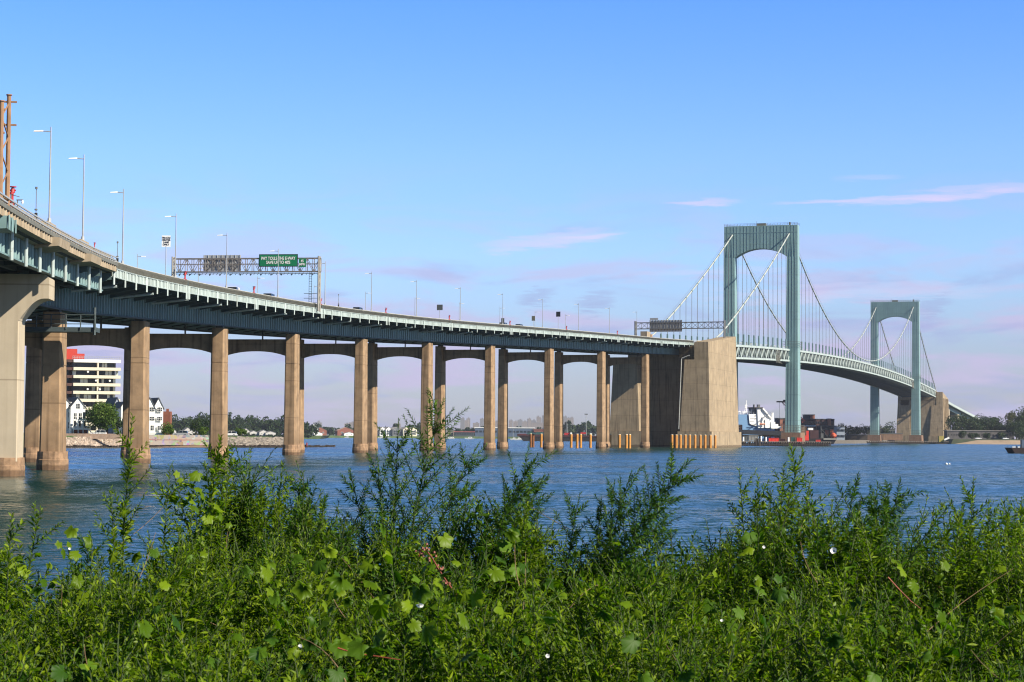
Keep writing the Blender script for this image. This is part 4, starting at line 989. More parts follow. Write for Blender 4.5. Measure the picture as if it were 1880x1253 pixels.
# apartment house
Yb = 700; x0, x1 = AX(126, Yb), AX(219.5, Yb); zt = AZ(170, 661, Yb)
ap = empty('apartment_building', ((x0+x1)/2, Yb, GZ), 'cream and black banded apartment block with red rooftop boxes, behind the white houses', 'apartment building')
ap.rotation_euler = (0, 0, R_(20))
mb = MB(); mb.box(((x0+x1)/2-1, Yb+11.5, (GZ+zt)/2-.3), (x1-x0-2, 20, zt-GZ-.6)); mb.build('core', mat('dark_brick', (.06, .035, .028), .9, var=.2), ap)
FH = 2.78; xm = AX(177.5, Yb); nf = int((zt-GZ)/FH)
for k in range(nf+1):
    zb_ = zt-.95-k*FH
    mb = MB(); mb.box(((x0+x1)/2+.6, Yb+.2, zb_+.5-(0 if k else 0)), (x1-x0-1.5, 2.2, 1.05)); mb.build('balcony_band', WHITE if k == 0 else CREAM, ap)
    mb = MB(); mb.box((x0+.2, Yb+.5, zb_+.45), (2.0, 2.0, 1.0)); mb.build('corner_balcony', mat('brown_balcony', (.11, .05, .04), .8), ap)
    if k < nf:
        rk = random.Random(k)
        for (a_, b_) in ((x0+1.2, xm-.5), (xm+.5, x1-.6-(.9 if k != 1 else 0))):
            nn = 6
            for j in range(nn):
                u0 = a_+(b_-a_)*j/nn+.08; u1 = a_+(b_-a_)*(j+1)/nn-.08
                lit = rk.random() < (.5 if a_ > xm else .22)
                mb = MB(); mb.box(((u0+u1)/2, Yb+1.45, zb_-.88), (u1-u0, .2, 1.62)); wo = mb.build('window', mat('curtained_glass', (.42, .45, .42), .3, var=.2) if lit else GLASS, ap)
        mb = MB(); mb.box((xm, Yb+.3, zb_-.88), (.5, 2.0, 1.75)); mb.build('party_wall', CREAM, ap)
for k, (px_, zo) in enumerate(((159, 1.2), (199, 2.3), (159, 3.4), (181, 3.4), (174, 2.3))):
    mb = MB(); c = Vector((AX(px_, Yb), Yb-1.0, zt-.95-FH*zo)); c = Matrix.Translation(ap.location) @ Matrix.Rotation(R_(20), 4, 'Z') @ Matrix.Translation(-ap.location) @ c; mb.tube(c, c+Vector((.04, -.12, 0)), .35, n=12); mb.tube(c+Vector((0, .1, -.3)), c+Vector((0, 0, 0)), .05); tag(mb.build('satellite_dish', WHITE), 'white satellite dish on a balcony of the cream apartment block, %s' % ['upper left', 'upper right', 'middle left', 'centre', 'lower centre'][k], 'satellite dish', 'dishes on the apartment block')
mb = MB()
for z in (.5, 1.1):
    for v in (0, 18): mb.bar((x0+1, Yb+v-.5, zt+z+.1), (x1, Yb+v-.5, zt+z+.1), .1)
for k in range(30): mb.bar((x0+1+(x1-x0-1)*k/29, Yb-.5, zt), (x0+1+(x1-x0-1)*k/29, Yb-.5, zt+1.2), .08)
mb.build('roof_railing', GALV, ap)
PR = mat('red_render', (.42, .03, .015), .7, var=.06)
for a_, b_, t_, v in ((108, 149, 643, 5), (149, 165, 651.5, 6.5), (121, 128, 638, 4)):
    mb = MB(); za = AZ(130, t_, Yb+v); xa, xb = AX(a_, Yb+v), AX(b_, Yb+v); mb.box(((xa+xb)/2, Yb+v+3.5, (zt+za)/2), (xb-xa, 7, za-zt+.6)); mb.build('penthouse', PR if a_ != 121 else BRICK, ap)
# white town houses
Y = 612
def wz(px_, py_): return AZ(px_, py_, Y)
hx = [(104, 134), (134, 157)]
gable_house(AX(104, Y), AX(130, Y), Y, 14, wz(120, 744), wz(120, 729), 'white town house with steep twin gables, left half hidden by a pier', [(AX(127.5, Y), wz(127, 743), .8, 1.3), (AX(127, Y), wz(127, 762), .7, 1.6), (AX(127, Y), wz(127, 781), .8, 1.8)], gables=1)
h1 = gable_house(AX(130.5, Y), AX(157, Y), Y-1, 14, wz(140, 748), wz(140, 731), 'white town house with porch columns and balconies, right of the twin gables', [(AX(142, Y), wz(142, 746), .65, 1.5), (AX(145.5, Y), wz(145, 746), .65, 1.5), (AX(139, Y), wz(139, 765), .8, 2.0), (AX(148, Y), wz(148, 765), .9, 2.0), (AX(155, Y), wz(155, 748), .5, 1.0)])
mb = MB()
for px_ in (132, 141, 150, 159): mb.bar((AX(px_, Y), Y-4, GZ), (AX(px_, Y), Y-4, wz(150, 771)), .22)
mb.bar((AX(132, Y), Y-4, wz(150, 771)), (AX(160, Y), Y-4, wz(150, 771)), .3); mb.bar((AX(132, Y), Y-4, wz(150, 788)), (AX(160, Y), Y-4, wz(150, 788)), .45)
for k in range(12): mb.bar((AX(132, Y)+.4*k, Y-4, wz(150, 788)), (AX(132, Y)+.4*k, Y-4, wz(150, 784)), .07)
mb.bar((AX(132, Y), Y-4, wz(150, 784)), (AX(160, Y), Y-4, wz(150, 784)), .12)
mb.bar((AX(160, Y), Y-4, wz(150, 788)), (AX(168, Y), Y-5, GZ), .25)
mb.build('porch', WHITE, h1)
for a_, b_, cz in ((136, 140, 779), (145, 149, 779), (153, 158, 779), (153, 158, 763)):
    mb = MB(); mb.box(((AX(a_, Y)+AX(b_, Y))/2, Y-1.05, wz(145, cz)), (AX(b_, Y)-AX(a_, Y), .15, 2.0)); mb.build('glass_door', GLASS, h1)
mb = MB(); mb.box((AX(145, Y), Y-3.2, GZ+.9), (AX(159, Y)-AX(131, Y), .3, 1.9)); mb.build('basement', BRICK, h1)
gable_house(AX(207, 640), AX(222, 640), 640, 14, AZ(215, 747, 640), AZ(215, 731, 640), 'pale grey-blue gabled house in shade between the tree and the pier', [(AX(215, 640), AZ(215, 752, 640), .9, 2.2)], wallm=mat('pale_blue_siding', (.34, .40, .50), .8))
gable_house(AX(222, 630), AX(232, 630), 630, 14, AZ(215, 747, 630), AZ(215, 739, 630), 'narrow white gabled house just left of the second pier', [], wallm=WHITE)
Y = 622
gable_house(AX(266, Y), AX(300, Y), Y, 15, wz(280, 748), wz(280, 731.5), 'white three storey town house with two gables right of the second pier', [(AX(p, Y), wz(280, z), 1.0, h) for p, z, h in ((277, 752, 1.2), (280, 752, 1.2), (291, 752, 1.2), (294, 752, 1.2), (277, 769, 1.1), (280, 769, 1.1), (291, 769, 1.1), (294, 769, 1.1), (292, 786, 1.2), (279, 786, 1.5))], gables=2)
r = empty('brick_house', (AX(303, 640), 640, GZ), 'narrow red brick house end beside the white twin gabled house', 'house')
mb = MB(); mb.box((AX(298.2, 640), 649, GZ+4.0), (2.4, 3, 8.0)); mb.build('wall', BRICK, r)
mb = MB(); mb.box((AX(298.2, 640), 649, GZ+8.4), (.8, .8, 1)); mb.build('chimney', BRICK, r)
mb = MB(); mb.box((AX(281, 612), 612, GZ+.6), (AX(308, 612)-AX(268, 612), .3, 1.1)); tag(mb.build('garden_wall', WHITE), 'low white garden wall in front of the twin gabled white house', 'wall')
# cars on the shore road
def shore_car(px_, Y, lb, p, rz=math.pi): car((AX(px_, Y), Y, GZ+.02), rz, lb, p)
shore_car(181, 588, 'white sport utility car parked under the green tree on the left shore', PW)
shore_car(332, 606, 'silver sport utility car parked above the painted sea wall', PS)
shore_car(422, 628, 'white car parked on the grass point just right of the third pier', PW)
# near-shore fence
mb = MB(); r = empty('shore_fence', (AX(200, 572), 572, GZ), 'thin dark railing along the rocky shore below the green tree', 'fence')
for z in (.5, 1.0): mb.bar((AX(170, 572), 572, GZ+z), (AX(228, 572), 572, GZ+z), .05)
for k in range(12): mb.bar((AX(170+58*k/11, 572), 572, GZ), (AX(170+58*k/11, 572), 572, GZ+1.1), .06)
mb.build('rails', BLACK, r)
t = make_tree('broad bright green tree beside the white car on the left shore', 10.4, 10.6, 1.6, 1, 5200, .30, 3, lumps=34); t.location = (AX(190, 606), 606, GZ)
t = make_tree('small dark conical tree behind the shaded blue house', 4.0, 8.0, 1.0, 0, 900, .28, 5, lumps=10); t.location = (AX(216, 618), 618, GZ)
t = make_tree('pointed dark tree poking over the bright green tree', 3.2, 12.4, 2, 0, 900, .3, 6, lumps=9); t.location = (AX(196.5, 640), 640, GZ)
bu = [(306, 612, 4.2, 5.2, 'tall green bush at the corner of the white twin gabled house'), (313, 616, 3, 2.6, 'low green bush left of the silver car'), (373, 612, 3.5, 3, 'round bush above the painted sea wall near the third pier'), (443, 622, 5, 2.6, 'olive bush on the grass point beside the parked car'), (360, 640, 7, 6, 'dark bush behind the silver car'), (386, 660, 8, 7, 'dark tree mass half hidden by the third pier')]
for k, (p, Yk, w_, h_, lb) in enumerate(bu):
    t = make_tree(lb, w_, h_, .4, 1 if k < 4 else 0, 900, .22, 20+k, 'bushes on the left shore', 'bush', 10); t.location = (AX(p, Yk), Yk, GZ); t['category'] = 'bush'
# sea wall, painted all over
gm = bpy.data.materials.new('graffiti_wall'); gm.use_nodes = True; t = gm.node_tree; ns = t.nodes; l = t.links
tc = ns.new('ShaderNodeTexCoord'); mp = ns.new('ShaderNodeMapping'); mp.inputs['Scale'].default_value = (.42, .42, 1.0); vo = ns.new('ShaderNodeTexVoronoi'); vo.inputs['Scale'].default_value = 1.0; vo.distance = 'CHEBYCHEV'
l.new(tc.outputs['Object'], mp.inputs[0]); l.new(mp.outputs[0], vo.inputs[0])
hs = ns.new('ShaderNodeHueSaturation'); hs.inputs['Saturation'].default_value = .6; hs.inputs['Value'].default_value = .34; l.new(vo.outputs['Color'], hs.inputs['Color'])
nz = ns.new('ShaderNodeTexNoise'); nz.inputs['Scale'].default_value = .8; nz.inputs['Detail'].default_value = 4; l.new(tc.outputs['Object'], nz.inputs[0]); mr = ns.new('ShaderNodeMapRange'); l.new(nz.outputs[0], mr.inputs[0]); mr.inputs[1].default_value = .44; mr.inputs[2].default_value = .56
mx = ns.new('ShaderNodeMix'); mx.data_type = 'RGBA'; l.new(mr.outputs[0], mx.inputs[0]); l.new(hs.outputs[0], mx.inputs[6]); mx.inputs[7].default_value = (.26, .225, .20, 1)
l.new(mx.outputs[2], ns['Principled BSDF'].inputs['Base Color']); ns['Principled BSDF'].inputs['Roughness'].default_value = .9
r = empty('sea_wall', (AX(320, 592), 592, 0), 'long low sea wall covered in faded coloured paint left of the third pier', 'wall')
for z0_, z1_, dy, nm in ((.7, 2.1, 0, 'lower_wall'), (2.3, 3.7, 1.6, 'upper_wall')):
    mb = MB(); a_, b_ = Vector((AX(262, 585), 583+dy, 0)), Vector((AX(382, 601), 601+dy, 0)); t_ = Vector((0, 1.5, 0))
    mb.hexa([a_+Vector((0, 0, z0_)), b_+Vector((0, 0, z0_)), b_+t_+Vector((0, 0, z0_)), a_+t_+Vector((0, 0, z0_))], [a_+Vector((0, 0, z1_)), b_+Vector((0, 0, z1_)), b_+t_+Vector((0, 0, z1_)), a_+t_+Vector((0, 0, z1_))])
    mb.build(nm, gm, r)
mb = MB(); mb.hexa([a_+Vector((0, -1.6, 2.1)), b_+Vector((0, -1.6, 2.1)), b_+Vector((0, .2, 2.1)), a_+Vector((0, .2, 2.1))], [a_+Vector((0, -1.6, 2.3)), b_+Vector((0, -1.6, 2.3)), b_+Vector((0, .2, 2.3)), a_+Vector((0, .2, 2.3))]); mb.build('ledge', BRICK, r)
mb = MB(); mb.box((AX(168, 566), 566, 3.2), (AX(228, 566)-AX(110, 566), .6, 1.5)); tag(mb.build('retaining_wall', mat('pinkish_stone', (.5, .36, .27), .95, var=.25, scale=1.2)), 'low pinkish retaining wall along the top of the rocks under the white houses', 'wall')
# rip-rap
def rocks(name, pts, n, smin, smax, m, seed, spread=6, ztop=3.0):
    rg = random.Random(seed); mb = MB()
    for _ in range(n):
        k = rg.randrange(len(pts)-1); t_ = rg.random(); a_, b_ = Vector((*pts[k], 0)), Vector((*pts[k+1], 0)); p = a_.lerp(b_, t_)
        u = rg.random(); p += Vector((0, u*spread+.5, 0)); z = -.2+u*ztop; s = rg.uniform(smin, smax)
        vs = []
        for sx, sy, sz in ((-1,-1,-1), (1,-1,-1), (1,1,-1), (-1,1,-1), (-1,-1,1), (1,-1,1), (1,1,1), (-1,1,1)):
            vs.append((p.x+sx*s*rg.uniform(.5, 1), p.y+sy*s*rg.uniform(.5, 1), z+sz*s*rg.uniform(.3, .8)))
        mb.hexa(vs[:4], vs[4:])
    return tag(mb.build(name, m), kind='stuff')
ROCK = mat('pale_rock', (.58, .48, .40), .95, var=.5, scale=1.2); ROCKG = mat('grey_rock', (.42, .37, .32), .95, var=.55, scale=1.2); WET = mat('wet_rock', (.05, .035, .028), .8, var=.3)
rocks('shore_rocks', [S(60, 549), S(110, 552), S(225, 573), S(270, 582)], 1500, .3, .75, ROCK, 1)
rocks('shore_rocks', [S(380, 603), S(480, 611), S(524, 620)], 1400, .35, .85, ROCKG, 2, 7)
rocks('wet_shore_rocks', [S(60, 548), S(110, 551), S(225, 572), S(300, 586), S(400, 604), S(480, 610), S(528, 619)], 900, .3, .7, WET, 3, 1.2, .5)
rocks('wet_shore_rocks', [S(385, 602), S(430, 603.5), S(480, 606), S(525, 617)], 300, .3, .6, WET, 8, 1.2, .7)
rocks('reef_rocks', [S(553, 628), S(578, 640), S(612, 660)], 170, .3, .8, WET, 4, 3, .4)
mud = MB(); mud.add([(*S(262, 579), .05), (*S(405, 598), .05), (*S(405, 606), .8), (*S(262, 590), .8)], [(0, 1, 2, 3)]); tag(mud.build('mud_beach', mat('wet_sand', (.30, .19, .12), .9, var=.2)), kind='structure')
r = empty('person', (AX(563.5, 632), 632, .3), 'tiny person in a red top sitting on the rocks at the tip of the point', 'person')
def person(r, c):
    mb = MB(); c = Vector(c)
    mb.tube(c+Vector((0, 0, .35)), c+Vector((0, .05, .62)), .17, .15, 8); mb.tube(c+Vector((0, .05, .62)), c+Vector((0, .03, .98)), .15, .2, 8); mb.tube(c+Vector((0, .03, .98)), c+Vector((0, .02, 1.12)), .2, .06, 8); mb.tube(c+Vector((0, .02, 1.1)), c+Vector((0, 0, 1.2)), .06, .09, 8); mb.tube(c+Vector((0, 0, 1.18)), c+Vector((0, 0, 1.42)), .1, .08, 8)
    for s_ in (-1, 1):
        mb.tube(c+Vector((s_*.1, 0, .42)), c+Vector((s_*.13, -.42, .5)), .085, .065, 7); mb.tube(c+Vector((s_*.13, -.42, .5)), c+Vector((s_*.13, -.45, .05)), .065, .045, 7)
        mb.tube(c+Vector((s_*.2, .02, 1.02)), c+Vector((s_*.26, -.1, .75)), .05, .04, 6); mb.tube(c+Vector((s_*.26, -.1, .75)), c+Vector((s_*.12, -.38, .58)), .04, .03, 6)
    return mb.build('body', mat('clothing_red', (.45, .07, .06), .8), r)
person(r, (AX(563.5, 632), 632, .2))
# far wooded shore on the left
def wood(name, segs, n, size, m, seed):
    rg = np.random.default_rng(seed); Vs = []; Fs = []; o = 0
    for (xa, xb, Y0, Y1, za, zb_, hh) in segs:
        k = max(3, int(abs(xb-xa)/(3.6 if name == 'wooded_shore' else 6)))
        for j in range(k):
            t_ = (j+rg.uniform(-.4, .4))/k; x = xa+(xb-xa)*t_; y = rg.uniform(Y0, Y1); h = hh*rg.uniform(.6, 1.12); w_ = rg.uniform(9, 15)
            V, F, C = crown(w_, h, za+(zb_-za)*t_, n, size, rg, 7); V += [x, y, 0]; Vs.append(V); Fs.append(F+o); o += len(V)
    return tag(mesh_np(name, np.concatenate(Vs), np.concatenate(Fs), m), kind='stuff')
YW = 1850
wood('wooded_shore', [(AX(240, YW), AX(345, YW), YW, YW+60, 3, 3, 18), (AX(330, YW), AX(520, YW), YW, YW+60, 3, 3, 18.5), (AX(240, 1960), AX(430, 1960), 1960, 2050, 3, 5, 22), (AX(380, 1960), AX(525, 1960), 1960, 2050, 5, 4, 22), (AX(520, YW), AX(580, YW), YW, YW+40, 3, 2, 16), (AX(520, YW), AX(560, YW), YW+50, YW+90, 4, 2, 18)], 260, 1.1, TREE[0], 11)
wood('lower_wooded_shore', [(AX(300, 1820), AX(580, 1820), 1832, 1850, 1, 1, 11), (AX(300, 1815), AX(580, 1815), 1810, 1816, 1, 1, 3.5)], 200, .9, TREE[0], 12)
Y2 = 2720
wood('far_wood', [(AX(575, Y2), AX(700, Y2), Y2, Y2+60, 3, 3, 15), (AX(690, Y2), AX(770, Y2), Y2+60, Y2+160, 3, 3, 20), (AX(770, Y2), AX(900, Y2), Y2+60, Y2+160, 3, 3, 15), (AX(880, Y2), AX(1040, Y2), Y2+220, Y2+300, 3, 3, 14), (AX(1035, 2700), AX(1098, 2700), 2690, 2740, 3, 3, 21), (AX(1045, 2700), AX(1090, 2700), 2690, 2740, 8, 8, 20)], 300, 1.5, TREE[0], 13)
# small houses among the trees
def small_house(px_, Y, w, h, lb, wm, rm=ROOFG, nm='house', zb=2.8):
    x = AX(px_, Y); gable_house(x-w/2, x+w/2, Y, 9, zb+h*.62, zb+h, lb, [(x-w*.22, zb+h*.35, w*.13, h*.16), (x+w*.22, zb+h*.35, w*.13, h*.16)], nm, wm, rm, zb=zb)
SH = [(452, 8, 9, 'small white house on the far left shore, first right of the third pier'), (466, 10, 6, 'low white house on the far left shore, second right of the third pier'), (484, 10, 7, 'white house with a dark roof, third right of the third pier on the far shore'), (497, 12, 5.5, 'wide white house on the far left shore, beside the fourth pier'), (345, 9, 9.5, 'white house high among the trees left of the third pier'), (352, 12, 6, 'grey-white house below the tree line left of the third pier'), (318, 7, 8, 'small pale house in the trees right of the brick house')]
HW = mat('off_white_boards', (.62, .60, .57), .8)
for q in SH: small_house(q[0], 1822, q[1]*.8, q[2]*.72, q[3], HW)
small_house(576, 2660, 14, 15, 'white gabled house on the far shore, right of the fourth pier', WHITE)
small_house(588, 2665, 18, 11, 'brown brick house on the far shore beside the white gabled house', BRICK)
small_house(635, 2660, 24, 11, 'wide pink-brick house with a pale roof on the far shore', BRICK, mat('tan_roof', (.5, .36, .28), .9))
small_house(584, 2655, 12, 4.5, 'low white shed at the foot of the brown brick house', WHITE)
small_house(641, 2655, 14, 4.5, 'low white boat shed below the pink brick house', WHITE)
# waterfront flats
GREYW = mat('grey_siding', (.16, .17, .19), .9)
for k, (a_, b_, m_) in enumerate(((689, 697, GREYW), (697, 708.5, WHITE), (708.5, 719, WHITE), (720, 738, GREYW), (740, 752, CREAM), (752, 766, CREAM))):
    Y = 2640; x0_, x1_ = AX(a_, Y), AX(b_, Y)
    rr_ = gable_house(x0_, x1_, Y, 14, 11.5, 14.5, '%s waterfront apartment house with balconies, %s from the left of its row' % ('grey' if m_ is GREYW else ('white' if m_ is WHITE else 'cream'), ORD[k]), [(x0_+(x1_-x0_)*f_, z_, 1.6, 1.6) for f_ in (.25, .75) for z_ in (5, 8, 10.5)], 'apartment_house', m_, mat('pale_roof', (.45, .42, .38), .9), zb=2.6)
    rr_['group'] = 'waterfront apartment houses'
    for z_ in (6.5, 9.4):
        mb = MB(); mb.box(((x0_+x1_)/2, Y-1, z_), ((x1_-x0_)*.6, 1.4, .8)); mb.build('balcony', DARKST if m_ is not GREYW else GREYW, rr_)
# big long shed and red brick building
def hall(a_, b_, Y, zt_, lb, m_, rm, nm='hall', wn=20):
    x0_, x1_ = AX(a_, Y), AX(b_, Y); r = empty(nm, ((x0_+x1_)/2, Y, 2.6), lb, 'building')
    mb = MB(); mb.box(((x0_+x1_)/2, Y+15, (2.6+zt_)/2), (x1_-x0_, 30, zt_-2.6)); mb.build('wall', m_, r)
    mb = MB(); mb.box(((x0_+x1_)/2, Y+15, zt_+.5), (x1_-x0_+2, 31, 1.0)); mb.build('roof', rm, r)
    for k in range(wn):
        mb = MB(); mb.box((x0_+(x1_-x0_)*(k+.5)/wn, Y-.1, 2.6+(zt_-2.6)*.6), ((x1_-x0_)/wn*.7, .3, (zt_-2.6)*.22)); mb.build('window', GLASS, r)
    return r
BLUEB = mat('blue_grey_cladding', (.10, .15, .24), .6)
hall(872, 981, 2760, 14.5, 'long blue-grey glazed shed with a white roof edge across the water', BLUEB, WHITE, wn=16)
hall(980, 1000, 2755, 12.5, 'red brick building at the right end of the long blue shed', BRICK, BRICK, wn=5)
hall(834, 870, 2700, 8.5, 'low dark building with a red roof left of the long blue shed', DARKST, mat('red_roof', (.5, .13, .12), .8), wn=8)
hall(815, 832, 2720, 9.5, 'low beige building with a pale roof between the sixth and seventh piers', mat('beige_render', (.35, .3, .24), .9), mat('pale_roof2', (.42, .38, .34), .9), wn=4)
# high-rises on the skyline
FAC = bpy.data.materials.new('hazy_brick_facade'); FAC.use_nodes = True; t = FAC.node_tree; ns = t.nodes; l = t.links
tc = ns.new('ShaderNodeTexCoord'); bt = ns.new('ShaderNodeTexBrick'); mp = ns.new('ShaderNodeMapping'); mp.inputs['Rotation'].default_value = (math.pi/2, 0, 0); l.new(tc.outputs['Object'], mp.inputs[0]); l.new(mp.outputs[0], bt.inputs[0])
bt.inputs['Color1'].default_value = (.08, .09, .11, 1); bt.inputs['Color2'].default_value = (.12, .12, .13, 1); bt.inputs['Mortar'].default_value = (.34, .26, .21, 1); bt.inputs['Scale'].default_value = .2; bt.inputs['Mortar Size'].default_value = .09; bt.offset = 0; bt.inputs['Brick Width'].default_value = .7; bt.inputs['Row Height'].default_value = .6
l.new(bt.outputs['Color'], ns['Principled BSDF'].inputs['Base Color']); ns['Principled BSDF'].inputs['Roughness'].default_value = .8
FAC2 = mat('grey_tower_facade', (.25, .24, .25), .8, var=.1, scale=.05)
YS = 6500
SK = [(845, 852.5, 768), (852.5, 860, 772), (856, 863, 768.5), (881, 888, 769), (868, 880, 777), (905, 917, 774), (917, 926, 775), (934, 941, 772), (942, 950, 774), (950, 959, 771), (958, 968, 774), (968, 975, 769), (975, 984, 772), (985, 990, 765), (988, 994, 767), (995, 1003, 763), (1000, 1009, 775), (968, 1000, 776.5), (1034, 1041, 765), (1040, 1046, 768), (1046, 1053, 767), (575, 590, 776), (640, 652, 776), (632, 640, 778), (655, 662, 779), (583.5, 586, 773), (725, 735, 778), (1016, 1024, 770), (1024, 1032, 766)]
for k, (a_, b_, t_) in enumerate(SK):
    Y = YS+(k*137 % 700); x0_, x1_ = AX(a_, Y), AX(b_, Y); zt_ = AZ((a_+b_)/2, t_, Y)
    where = 'over the far left houses' if b_ < 740 else ('over the long blue shed' if a_ > 866 and b_ < 1012 else ('between the last two piers' if a_ > 1012 else 'left of the long blue shed'))
    r = empty('high_rise', ((x0_+x1_)/2, Y, 2.6), 'hazy high-rise %s, %s of the skyline from the left' % (where, (ORD+['number %d' % q for q in range(17, 40)])[sorted(range(len(SK)), key=lambda q: SK[q][0]).index(k)]), 'high-rise', 'hazy high-rises on the skyline')
    mb = MB(); mb.box(((x0_+x1_)/2, Y+12, (2.6+zt_)/2), (x1_-x0_, 24, zt_-2.6)); mb.build('facade', FAC if k % 3 else FAC2, r)
    mb = MB(); mb.box(((x0_+x1_)/2+(x1_-x0_)*.1, Y+12, zt_+1.6), ((x1_-x0_)*.35, 8, 3.2)); mb.build('roof_tank', FAC2, r)
# flood light mast
def mast(px_, Y, ty, lb, head=True, zb=2.6):
    x = AX(px_, Y); zt_ = AZ(px_, ty, Y); r = empty('light_mast' if head else 'flag_pole', (x, Y, zb), lb, 'light mast' if head else 'pole')
    mb = MB(); mb.tube((x, Y, zb), (x, Y, zt_), .45 if head else .3, .3 if head else .2); mb.build('pole', GALV, r)
    if head: mb = MB(); mb.box((x, Y, zt_), (4.2, 1, 1.6)); mb.build('floodlights', GD, r)
mast(1076, 2600, 761, 'tall floodlight mast in front of the dark trees, between the last two approach piers')
mast(1042, 2600, 778, 'thin pale pole left of the floodlight mast', False); mast(942, 2600, 788, 'thin pole before the long blue shed', False); mast(819.5, 2650, 781, 'thin pole left of the red roofed building', False)
# moored boats
def boat(px_, Y, L_, lb, m_=WHITE, grp='small white boats moored across the water'):
    x = AX(px_, Y); r = empty('boat', (x, Y, 0), lb, 'boat', grp)
    mb = MB(); mb.hexa([(x-L_*.4, Y-1, -.2), (x+L_*.42, Y-1, -.2), (x+L_*.42, Y+1, -.2), (x-L_*.4, Y+1, -.2)], [(x-L_*.5, Y-1.4, 1.4), (x+L_*.45, Y-1.6, 1.1), (x+L_*.45, Y+1.6, 1.1), (x-L_*.5, Y+1.4, 1.4)]); mb.build('hull', m_, r)
    mb = MB(); mb.hexa([(x-L_*.15, Y-1, 1.1), (x+L_*.25, Y-1, 1.1), (x+L_*.25, Y+1, 1.1), (x-L_*.15, Y+1, 1.1)], [(x-L_*.05, Y-.8, 2.4), (x+L_*.22, Y-.8, 2.4), (x+L_*.22, Y+.8, 2.4), (x-L_*.05, Y+.8, 2.4)]); mb.build('cabin', WHITE, r)
    mb = MB(); mb.box((x+L_*.08, Y-1.0, 1.9), (L_*.25, .1, .5)); mb.build('cabin_window', GLASS, r)
for k, (p, Y, L_) in enumerate(((707, 2300, 13), (700, 2350, 8), (824, 2250, 11), (830, 2200, 7), (862, 2300, 12), (943, 1900, 7), (953, 1850, 10), (965, 1800, 6), (862.5, 2100, 6), (637, 2400, 6))): boat(p, Y, L_, 'small white motor boat moored across the water, %s of ten from the left' % ORD[[637, 700, 707, 824, 830, 862, 862.5, 943, 953, 965].index(p)])

# ================================================================== WORK VESSELS
MAROON = mat('maroon_hull_paint', (.06, .014, .015), .7, var=.15, scale=.3); HULLK = mat('black_hull', (.02, .018, .02), .7)
Y = 1560; xa, xb = AX(950, Y), AX(1098, Y)
r = empty('work_barge', ((xa+xb)/2, Y, 0), 'long dark maroon barge loaded with red and green plant, behind the orange piles', 'barge')
mb = MB(); mb.hexa([(xa+5, Y, -.5), (xb, Y, -.5), (xb, Y+12, -.5), (xa+5, Y+12, -.5)], [(xa, Y-.5, 5.2), (xb, Y-.5, 4.2), (xb, Y+12.5, 4.2), (xa, Y+12.5, 5.2)]); mb.build('hull', HULLK, r)
mb = MB(); mb.hexa([(xa-.1, Y-.7, 3.6), (xb, Y-.7, 3.2), (xb, Y-.5, 3.2), (xa-.1, Y-.5, 3.6)], [(xa-.4, Y-.7, 5.4), (xb, Y-.7, 4.4), (xb, Y-.5, 4.4), (xa-.4, Y-.5, 5.4)]); mb.build('bulwark', MAROON, r)
def boxp(px0, px1, pt, pb, Y, dep, nm, m, par):
    x0_, x1_ = AX(px0, Y), AX(px1, Y); z0_, z1_ = AZ((px0+px1)/2, pb, Y), AZ((px0+px1)/2, pt, Y)
    mb = MB(); mb.box(((x0_+x1_)/2, Y+dep/2, (z0_+z1_)/2), (x1_-x0_, dep, z1_-z0_)); return mb.build(nm, m, par)
TEAL = mat('teal_plant_paint', (.04, .12, .11), .6)
boxp(968, 990, 795, 799, Y+1, 3, 'deck_machine', TEAL, r); boxp(972, 977, 792.5, 795, Y+1, 3, 'deck_machine', TEAL, r); boxp(985, 1004, 794, 800, Y+2, 3, 'deck_machine', TEAL, r); boxp(953, 966, 797, 799.5, Y+1, 3, 'deck_machine', RED, r)
boxp(1036, 1046, 795, 802, Y+1, 3, 'container', RED, r); boxp(1047, 1050, 794.5, 799, Y, 2, 'cabin', WHITE, r); boxp(1052, 1060, 797, 801, Y+1, 3, 'deck_machine', MAROON, r)
boxp(1066, 1076, 794, 797.5, Y+1, 3, 'container', RED, r); boxp(1083, 1087, 796, 802, Y, 2, 'cabin', WHITE, r); boxp(1060, 1066, 796, 800, Y+2, 3, 'cabin', DKP, r)
mb = MB(); mb.bar((AX(1040, Y), Y+2, 5), (AX(1040, Y), Y+2, AZ(1040, 775, Y)), .35); mb.build('mast', GD, r)
for k, (p_, w_) in enumerate(((955, 1.2), (966, 1), (1043, 1.2))): pass
# training ship beyond the nearer tower
Y = 1420
SHB = mat('ship_blue', (.16, .32, .55), .5, var=.08, scale=.1)
r = empty('ship', (AX(1390, Y), Y, 0), 'large ship with blue hull and white upperworks between anchorage and nearer tower', 'ship')
mb = MB(); xa, xb = AX(1290, Y), AX(1399, Y); zt_ = AZ(1360, 761.5, Y); zb_ = 0
mb.hexa([(xa, Y, -1), (AX(1424, Y), Y, -1), (AX(1424, Y), Y+22, -1), (xa, Y+22, -1)], [(xa, Y, zt_-8.4), (AX(1426, Y), Y, zt_-8.4), (AX(1426, Y), Y+22, zt_-8.4), (xa, Y+22, zt_-8.4)])
mb.hexa([(xa, Y+.1, zt_-8.4), (AX(1383, Y), Y+.1, zt_-8.4), (AX(1383, Y), Y+21, zt_-8.4), (xa, Y+21, zt_-8.4)], [(xa, Y+.1, zt_), (AX(1373, Y), Y+.1, zt_), (AX(1373, Y), Y+21, zt_), (xa, Y+21, zt_)])
mb.build('hull', SHB, r)
def bp2(a_, b_, t_, u_, dy, dep, nm, m): return boxp(a_, b_, t_, u_, Y+dy, dep, nm, m, r)
mb = MB(); q = [(1372, 761), (1390, 761), (1390, 783), (1380, 781), (1374, 778)]
